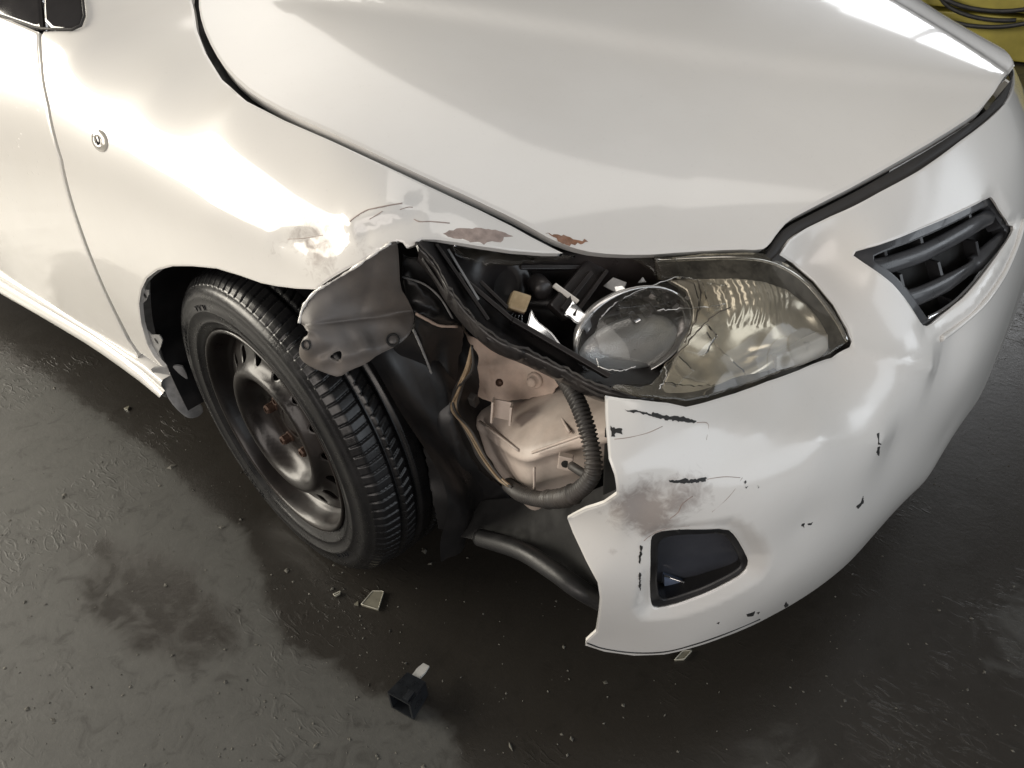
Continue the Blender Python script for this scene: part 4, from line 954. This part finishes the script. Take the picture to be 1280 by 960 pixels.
# dark inner structure closing the engine bay from behind
AXS = ((1, 0, 0), (0, 1, 0), (0, 0, 1))
def slab(name, pts, z0, z1, mat):
    n = len(pts); V = [(x, y, z0) for x, y in pts] + [(x, y, z1) for x, y in pts]
    return mesh_obj(name, V, [tuple(range(n))[::-1], tuple(range(n, 2 * n))] + [(i, (i + 1) % n, n + (i + 1) % n, n + i) for i in range(n)], mat, car, smooth=False)
box('inner_wing', (.03, -.47, .42), AXS, (.94, .04, .52), M['dark'], car, .05)
box('crash_rail', (.34, -.545, .50), AXS, (.50, .10, .12), M['plastic'], car, .15)
box('radiator_panel', (.57, 0, .46), AXS, (.04, .94, .48), M['dark'], car, .05)
slab('undertray', [(-.5, -.52), (.45, -.60), (.60, -.66), (.70, -.60), (.78, -.45), (.82, -.2), (.83, .1), (.8, .5), (.6, .7), (-.5, .6)], .20, .22, M['dark'])
box('floorpan', (-1.2, -.05, .24), AXS, (1.6, 1.55, .03), M['dark'], car, .05)
slab('bay_floor', [(-.45, -.48), (.55, -.50), (.58, .4), (-.45, .5)], .60, .62, M['dark'])
box('bumper_stay', at(775, 600, y=-.72), ((.2, -.9, .1), (1, .2, 0), (0, 0, 1)), (.06, .03, .22), M['dark'], car, .2)

# ---- scuffs, chips and rust on the panels -------------------------------
M['scuff'] = simple('black_scuff', (.02, .02, .02), .6, var=.4, scale=200); M['filler'] = simple('bare_primer', (.36, .29, .26), .7, var=.35, scale=90, bump=.3, bscale=250)
M['rustp'] = simple('rust', (.22, .10, .05), .8, var=.5, scale=90, dust=(.45, .36, .32), dust_amt=.5, bump=.3, bscale=200)
def mark(name, S, pts, mat, parent, off=.0004, jag=.0008, res=.005, hem=.0005):
    return panel(name, S.copy(off), pts, mat, parent, res=res, hem=hem, edge=0, ring=False, jag=jag, back=False)
for q in ([(781, 511), (795, 513), (820, 517), (830, 519), (850, 521), (871, 526), (870, 528.5), (850, 527), (828, 523), (800, 516), (785, 514)], [(763, 534), (770, 536), (778, 535), (778, 542), (770, 541), (766, 546), (763, 543)],
          [(836, 601), (850, 600), (884, 597), (882, 602), (860, 604), (842, 604)], [(800, 682), (803, 684), (800, 706), (798, 704)], [(799, 716), (801, 718), (801, 738), (799, 736)], [(930, 602), (933, 601), (932, 605)], [(947, 607), (950, 608), (948, 610)], [(932, 608), (935, 609), (933, 611)],
          [(1096, 542), (1099, 541), (1099, 553), (1102, 556), (1098, 556)], [(1097, 560), (1100, 558), (1099, 570), (1096, 566)], [(1070, 634), (1077, 627), (1079, 620), (1080, 628), (1073, 636)], [(1002, 656), (1006, 654), (1005, 660)], [(1010, 655), (1016, 653), (1014, 657)],
          [(933, 768), (940, 766), (944, 764), (942, 770), (935, 771)], [(946, 766), (950, 765), (948, 768)], [(980, 757), (983, 752), (986, 757), (982, 760)], [(896, 779), (900, 778), (898, 781)], [(845, 664), (850, 663), (848, 667)]):
    mark('scuff_mark', S_bump, q, M['scuff'], bumper, res=.003, jag=.0006)
mark('scraped_primer', S_side, [(553, 292), (562, 288), (575, 286), (595, 285), (620, 288), (641, 294.5), (632, 297), (626, 302), (605, 304), (590, 301), (575, 299), (560, 296)], M['filler'], fender)
mark('rust_tear', S_hood, [(683, 290), (690, 293), (695, 292), (712, 297), (735, 302), (725, 304), (712, 307), (703, 305), (695, 299)], M['rustp'], hood, off=.0006)
for pts, r in (([(437, 277), (446, 270), (458, 263), (470, 260), (485, 257), (503, 254)], .0009), ([(517, 274), (525, 277), (540, 277), (562, 279)], .0009), ([(360, 299), (378, 298), (392, 296), (404, 294)], .0006), ([(462, 274), (472, 268), (478, 264)], .0006), ([(500, 262), (510, 259), (516, 259)], .0006)):
    tube('crease_crack', spline(S3(S_side.copy(-.0002), pts), 20), r, M['filler'], fender, seg=5)
for pts, r in (([(768, 549), (785, 547), (810, 541), (828, 533)], .0005), ([(871, 528), (885, 530), (883, 550)], .0004), ([(884, 599), (905, 596), (925, 597)], .0005), ([(928, 597), (912, 620), (890, 640)], .0004), ([(838, 648), (848, 640), (853, 630), (866, 620)], .0007), ([(805, 676), (815, 668), (835, 660), (862, 657)], .0006)):
    tube('scratch', spline(S3(S_bump.copy(-.0001), pts), 20), r, M['filler'], bumper, seg=5)
tube('lip_seam', resamp3(spline(S3(S_bump.copy(.0008), [(734, 804), (755, 811), (792, 816), (830, 815), (867, 806), (905, 793), (950, 774)]), 60), 60), .0012, M['scuff'], bumper, seg=5)
# glossy grille lip
P = resamp3(spline(S3(S_bump.copy(.001), [(1176, 424), (1195, 410), (1227, 382), (1246, 357), (1259, 334), (1272, 302), (1279, 276)]), 60), 50); tube('grille_lip', P, .0045, M['paint'], bumper, seg=10)

# ---- floor ---------------------------------------------------------------
def in_px(P, poly):
    q = (P - CAM) @ AX.T; s_ = q[:, 2] > .1; uv = np.stack([640 + FPX * q[:, 0] / q[:, 2], 480 - FPX * q[:, 1] / q[:, 2]], 1); r = inpoly(uv, np.array(poly, float)); r &= s_; return r
gx = np.arange(-2.6, 2.2, .02); gy = np.arange(-2.2, 1.4, .02); X, Y = np.meshgrid(gx, gy); nx = len(gx); ny = len(gy)
hgt = np.zeros(X.shape); P = np.c_[X.ravel(), Y.ravel(), 0 * X.ravel()]
V = P.copy(); Fc = [(j * nx + i, j * nx + i + 1, (j + 1) * nx + i + 1, (j + 1) * nx + i) for j in range(ny - 1) for i in range(nx - 1)]
b0 = len(V); x0, x1, y0, y1 = gx[0], gx[-1], gy[0], gy[-1]; F_ = 30
V = list(V) + [(x0, y0, 0), (x1, y0, 0), (x1, y1, 0), (x0, y1, 0), (-F_, -F_, 0), (F_, -F_, 0), (F_, F_, 0), (-F_, F_, 0)]
for i in range(4): Fc.append((b0 + 4 + i, b0 + 4 + (i + 1) % 4, b0 + (i + 1) % 4, b0 + i))
m, t, b = nt('wet_concrete')
at_ = N_(t, 'ShaderNodeAttribute'); at_.attribute_name = 'dry_lit'; dry_lit = at_.outputs['Fac']
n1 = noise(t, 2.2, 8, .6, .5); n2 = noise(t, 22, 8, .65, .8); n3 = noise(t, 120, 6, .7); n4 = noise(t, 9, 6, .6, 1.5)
k = mth(t, 'ADD', dry_lit, mth(t, 'MULTIPLY', mth(t, 'SUBTRACT', n4, .5), .9)); k = ramp(t, k, [(.30, (0, 0, 0)), (.62, (1, 1, 1))])
wet_shade_c = mixc(t, n1, (.020, .0175, .0145), (.034, .0305, .026)); dry_lit_c = mixc(t, n2, (.042, .0415, .038), (.088, .087, .080))  # dark tone: wet concrete and painted shade; pale tone
c = mixc(t, k, wet_shade_c, dry_lit_c); c = mixc(t, ramp(t, n3, [(.58, (0, 0, 0)), (.78, (.6, .6, .6))]), c, mixc(t, k, (.045, .04, .033), (.12, .115, .098)))
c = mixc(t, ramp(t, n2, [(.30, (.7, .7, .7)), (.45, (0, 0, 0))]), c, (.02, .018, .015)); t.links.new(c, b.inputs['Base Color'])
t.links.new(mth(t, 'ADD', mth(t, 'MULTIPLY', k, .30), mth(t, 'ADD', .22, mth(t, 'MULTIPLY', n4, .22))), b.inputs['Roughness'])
wv = N_(t, 'ShaderNodeTexNoise'); wv.inputs['Scale'].default_value = 34; wv.inputs['Detail'].default_value = 5; wv.inputs['Distortion'].default_value = 2.2
mp = N_(t, 'ShaderNodeMapping'); tc = N_(t, 'ShaderNodeTexCoord'); t.links.new(tc.outputs['Object'], mp.inputs['Vector']); mp.inputs['Scale'].default_value = (.55, 1.4, 1); mp.inputs['Rotation'].default_value = (0, 0, .5); t.links.new(mp.outputs[0], wv.inputs['Vector'])
rip = mth(t, 'MULTIPLY', ramp(t, wv.outputs['Fac'], [(.54, (0, 0, 0)), (.72, (1, 1, 1))]), ramp(t, n1, [(.50, (.0, .0, .0)), (.66, (1, 1, 1))]))
hh = mth(t, 'ADD', mth(t, 'MULTIPLY', n3, .25), mth(t, 'ADD', mth(t, 'MULTIPLY', n2, .35), mth(t, 'MULTIPLY', rip, .9)))
bumpn(t, b, hh, .40, .004); M['floor'] = m
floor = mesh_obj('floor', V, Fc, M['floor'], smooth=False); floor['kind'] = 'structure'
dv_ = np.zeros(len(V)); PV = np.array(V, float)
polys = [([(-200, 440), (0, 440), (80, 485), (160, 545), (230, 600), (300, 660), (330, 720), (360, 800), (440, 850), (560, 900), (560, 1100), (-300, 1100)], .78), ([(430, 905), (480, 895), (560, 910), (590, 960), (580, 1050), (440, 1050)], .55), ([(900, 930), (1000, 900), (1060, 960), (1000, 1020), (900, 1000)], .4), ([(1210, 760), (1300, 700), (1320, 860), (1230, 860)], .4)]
for q, a in polys: dv_ = np.maximum(dv_, a * in_px(PV, q))  # paints the lit floor against the shade beside the car, plus dry patches
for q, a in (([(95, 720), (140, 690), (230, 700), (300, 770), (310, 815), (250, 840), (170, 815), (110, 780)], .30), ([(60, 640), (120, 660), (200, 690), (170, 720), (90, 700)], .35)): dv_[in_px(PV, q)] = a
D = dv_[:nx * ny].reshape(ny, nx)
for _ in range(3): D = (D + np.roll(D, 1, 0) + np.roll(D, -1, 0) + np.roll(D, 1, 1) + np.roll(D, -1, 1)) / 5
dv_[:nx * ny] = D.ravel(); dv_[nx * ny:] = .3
a = floor.data.attributes.new('dry_lit', 'FLOAT', 'POINT'); a.data.foreach_set('value', dv_.astype(np.float32))
# grit and crumbs of mud
parts = []
for i in range(1300):
    if rng.random() < .55: u, v = rng.uniform(0, 520), rng.uniform(440, 960)
    else: u, v = rng.uniform(300, 1280), rng.uniform(520, 960)
    p = at(u, v, z=0); r = .0007 * math.exp(rng.normal(.35, .55))
    if rng.random() < .03: r *= 2.0
    if -.5 < p[0] < .85 and p[1] > -.62: continue
    V = []; e = rng.uniform(.6, 1.4, 3); an = rng.uniform(0, 6.28)
    for (x, y, z) in ((1, 0, 0), (0, 1, 0), (-1, 0, 0), (0, -1, 0), (0, 0, 1), (0, 0, -.4)):
        X_, Y_ = x * e[0] * 1.3, y * e[1]; V.append(p + r * np.array([X_ * math.cos(an) - Y_ * math.sin(an), X_ * math.sin(an) + Y_ * math.cos(an), z * e[2] * .7 + .2]) + rng.normal(0, r * .15, 3))
    parts.append((V, [(0, 1, 4), (1, 2, 4), (2, 3, 4), (3, 0, 4), (1, 0, 5), (2, 1, 5), (3, 2, 5), (0, 3, 5)]))
V, Fc = join_data(parts); M['grit'] = simple('grit', (.10, .095, .08), .7, var=.5, scale=90)
tag(mesh_obj('grit', V, Fc, M['grit'], smooth=False), 'small stones and crumbs of mud on the concrete floor', 'grit', kind='stuff')
# ---- things on the floor ---------------------------------------------------
sockp = at(512, 880, z=0); axd = unit(at(541, 838, z=0) - at(508, 884, z=0)); axs = np.cross([0, 0, 1], axd); L0 = Vector(sockp)
plug = tag(empty('plastic_connector', tuple(sockp)), 'hollow black plastic lamp connector lying on the wet floor', 'connector')
M['plug'] = simple('connector_plastic', (.014, .016, .019), .32, var=.3, scale=60)
def frus(l0, l1, w0, w1, h0, h1, z0=0):
    V = [];
    for l, w, h in ((l0, w0, h0), (l1, w1, h1)):
        for a, c in ((-1, 0), (1, 0), (1, 1), (-1, 1)): V.append(axd * l + axs * (a * w / 2) + np.array([0, 0, z0 + c * h]))
    return V
Vo = frus(-.020, .028, .046, .038, .046, .040, .001); Vi = frus(-.0201, .020, .039, .031, .039, .033, .0045)
Fo = [(1, 0, 4, 5), (2, 1, 5, 6), (3, 2, 6, 7), (0, 3, 7, 4), (4, 7, 6, 5)]; Fi = [tuple(i + 8 for i in f[::-1]) for f in Fo[:4]] + [(12, 13, 14, 15)]; Fr = [(0, 1, 9, 8), (1, 2, 10, 9), (2, 3, 11, 10), (3, 0, 8, 11)]
mesh_obj('shell', Vo + Vi, Fo + Fi + Fr, M['plug'], plug, smooth=False)
box('latch', axd * -.008 + np.array([0, 0, .0485]) - axs * .012, (axd, axs, (0, 0, 1)), (.018, .010, .004), M['plug'], plug, .2)
M['whitep'] = simple('white_plastic', (.55, .54, .52), .5, var=.15, scale=80)
Vt = [axd * l + axs * (s_ * w + .004) + np.array([0, 0, z]) for l, w, z in ((.026, .007, .036), (.045, .0085, .033), (.060, .006, .030)) for s_ in (-1, 1)]; Vt2 = [v - np.array([0, 0, .004]) for v in Vt]
mesh_obj('broken_tip', Vt + Vt2, [(0, 1, 3, 2), (2, 3, 5, 4), (6, 8, 9, 7), (8, 10, 11, 9), (0, 2, 8, 6), (2, 4, 10, 8), (1, 7, 9, 3), (3, 9, 11, 5), (4, 5, 11, 10), (0, 6, 7, 1)], M['whitep'], plug, smooth=False)
M['shard'] = simple('smoky_shard', (.20, .19, .15), .10, var=.2, scale=60, coat=.6)
def shard(pts, label, th=.003, lift=.002, tip=0.0):
    P = [at(u, v, z=.002) for u, v in pts]; c = np.mean(P, 0); n = len(P)
    V = [p - c + np.array([0, 0, .003 + (tip if i == 0 else 0)]) for i, p in enumerate(P)] + [p - c + np.array([0, 0, -.0015]) for p in P]
    o = mesh_obj('lens_shard', V, [tuple(range(n)), tuple(range(n, 2 * n))[::-1]] + [((i + 1) % n, i, n + i, n + (i + 1) % n) for i in range(n)], M['shard'], None, smooth=False); o.location = c
    rim_ = [V[i] + np.array([0, 0, .0003]) for i in range(n)] + [V[0] + np.array([0, 0, .0003])]
    tag(o, label, 'shard', 'broken lens pieces on the floor')
    if len(pts) > 3: mesh_obj('bright_edge', *tube_data(resamp3(rim_, 24), .0009, 5), M['clearedge'], o)
    return o
M['clearedge'] = simple('shard_edge', (.45, .43, .36), .3)
shard([(452, 757), (466, 740), (480, 740), (473, 763)], 'four-sided smoky lens shard on the floor below the front tyre', tip=.001)
shard([(443, 756), (448, 752), (448, 757)], 'tiny lens chip just left of the four-sided shard', tip=.0)
shard([(417, 744), (426, 740), (425, 743), (419, 746)], 'thin splinter of lens on the floor left of the four-sided shard')
shard([(843, 826), (853, 815), (865, 814), (855, 825)], 'small pale shard under the lower lip of the bumper')
shard([(155, 511), (162, 508), (160, 513)], 'small pale chip on the floor beside the sill')
# ---- background at the far right --------------------------------------------
M['yellow'] = simple('yellow_plastic', (.26, .22, .035), .5, var=.35, scale=6, dust=(.12, .10, .04), dust_amt=.4)
yo = (.46, 3.60, 0); yb = tag(empty('yellow_crate', yo), 'yellow plastic crate behind the car, black hose piled on it', 'crate')
for i, (z, h) in enumerate(((.11, .20), (.33, .20))):
    box('side_board', (0, 0, z), AXS, (1.1, .5, h), M['yellow'], yb, .08)
box('lid', (0, 0, .445), AXS, (1.14, .54, .02), M['yellow'], yb, .2)
hz = tag(empty('black_hose', (yo[0] - .10, yo[1] - .27, .03)), 'tangled black hose hanging over the yellow crate', 'hose')
for i in range(6):
    a0 = rng.uniform(-.1, .1); P = [np.array([(.20 + .025 * i) * math.cos(t_) * 1.0 - .1 * i * .3, -.02 - .012 * (i % 3), .34 + (.16 + .02 * i) * math.sin(t_) * .55 + a0]) for t_ in np.linspace(.6 + .3 * i, 4.2 + .3 * i, 24)]; tube('coil', P, .011, M['rubber'], hz, seg=8)
dr = tag(empty('grey_drum', (yo[0] + .32, yo[1] - .50, 0)), 'dark drum with shiny grey lid at the right edge behind the car', 'drum')
lathe('body', (0, 0, 0), (0, 0, 1), [(.15, 0), (.16, .02), (.16, .25), (.17, .26), (.17, .28), (.16, .29), (.16, .38), (.15, .40)], M['gloss'], dr, seg=36); lathe('lid', (0, 0, 0), (0, 0, 1), [(.168, .38), (.168, .405), (.15, .43), (.09, .455), (.001, .46)], M['bezel'], dr, seg=36)
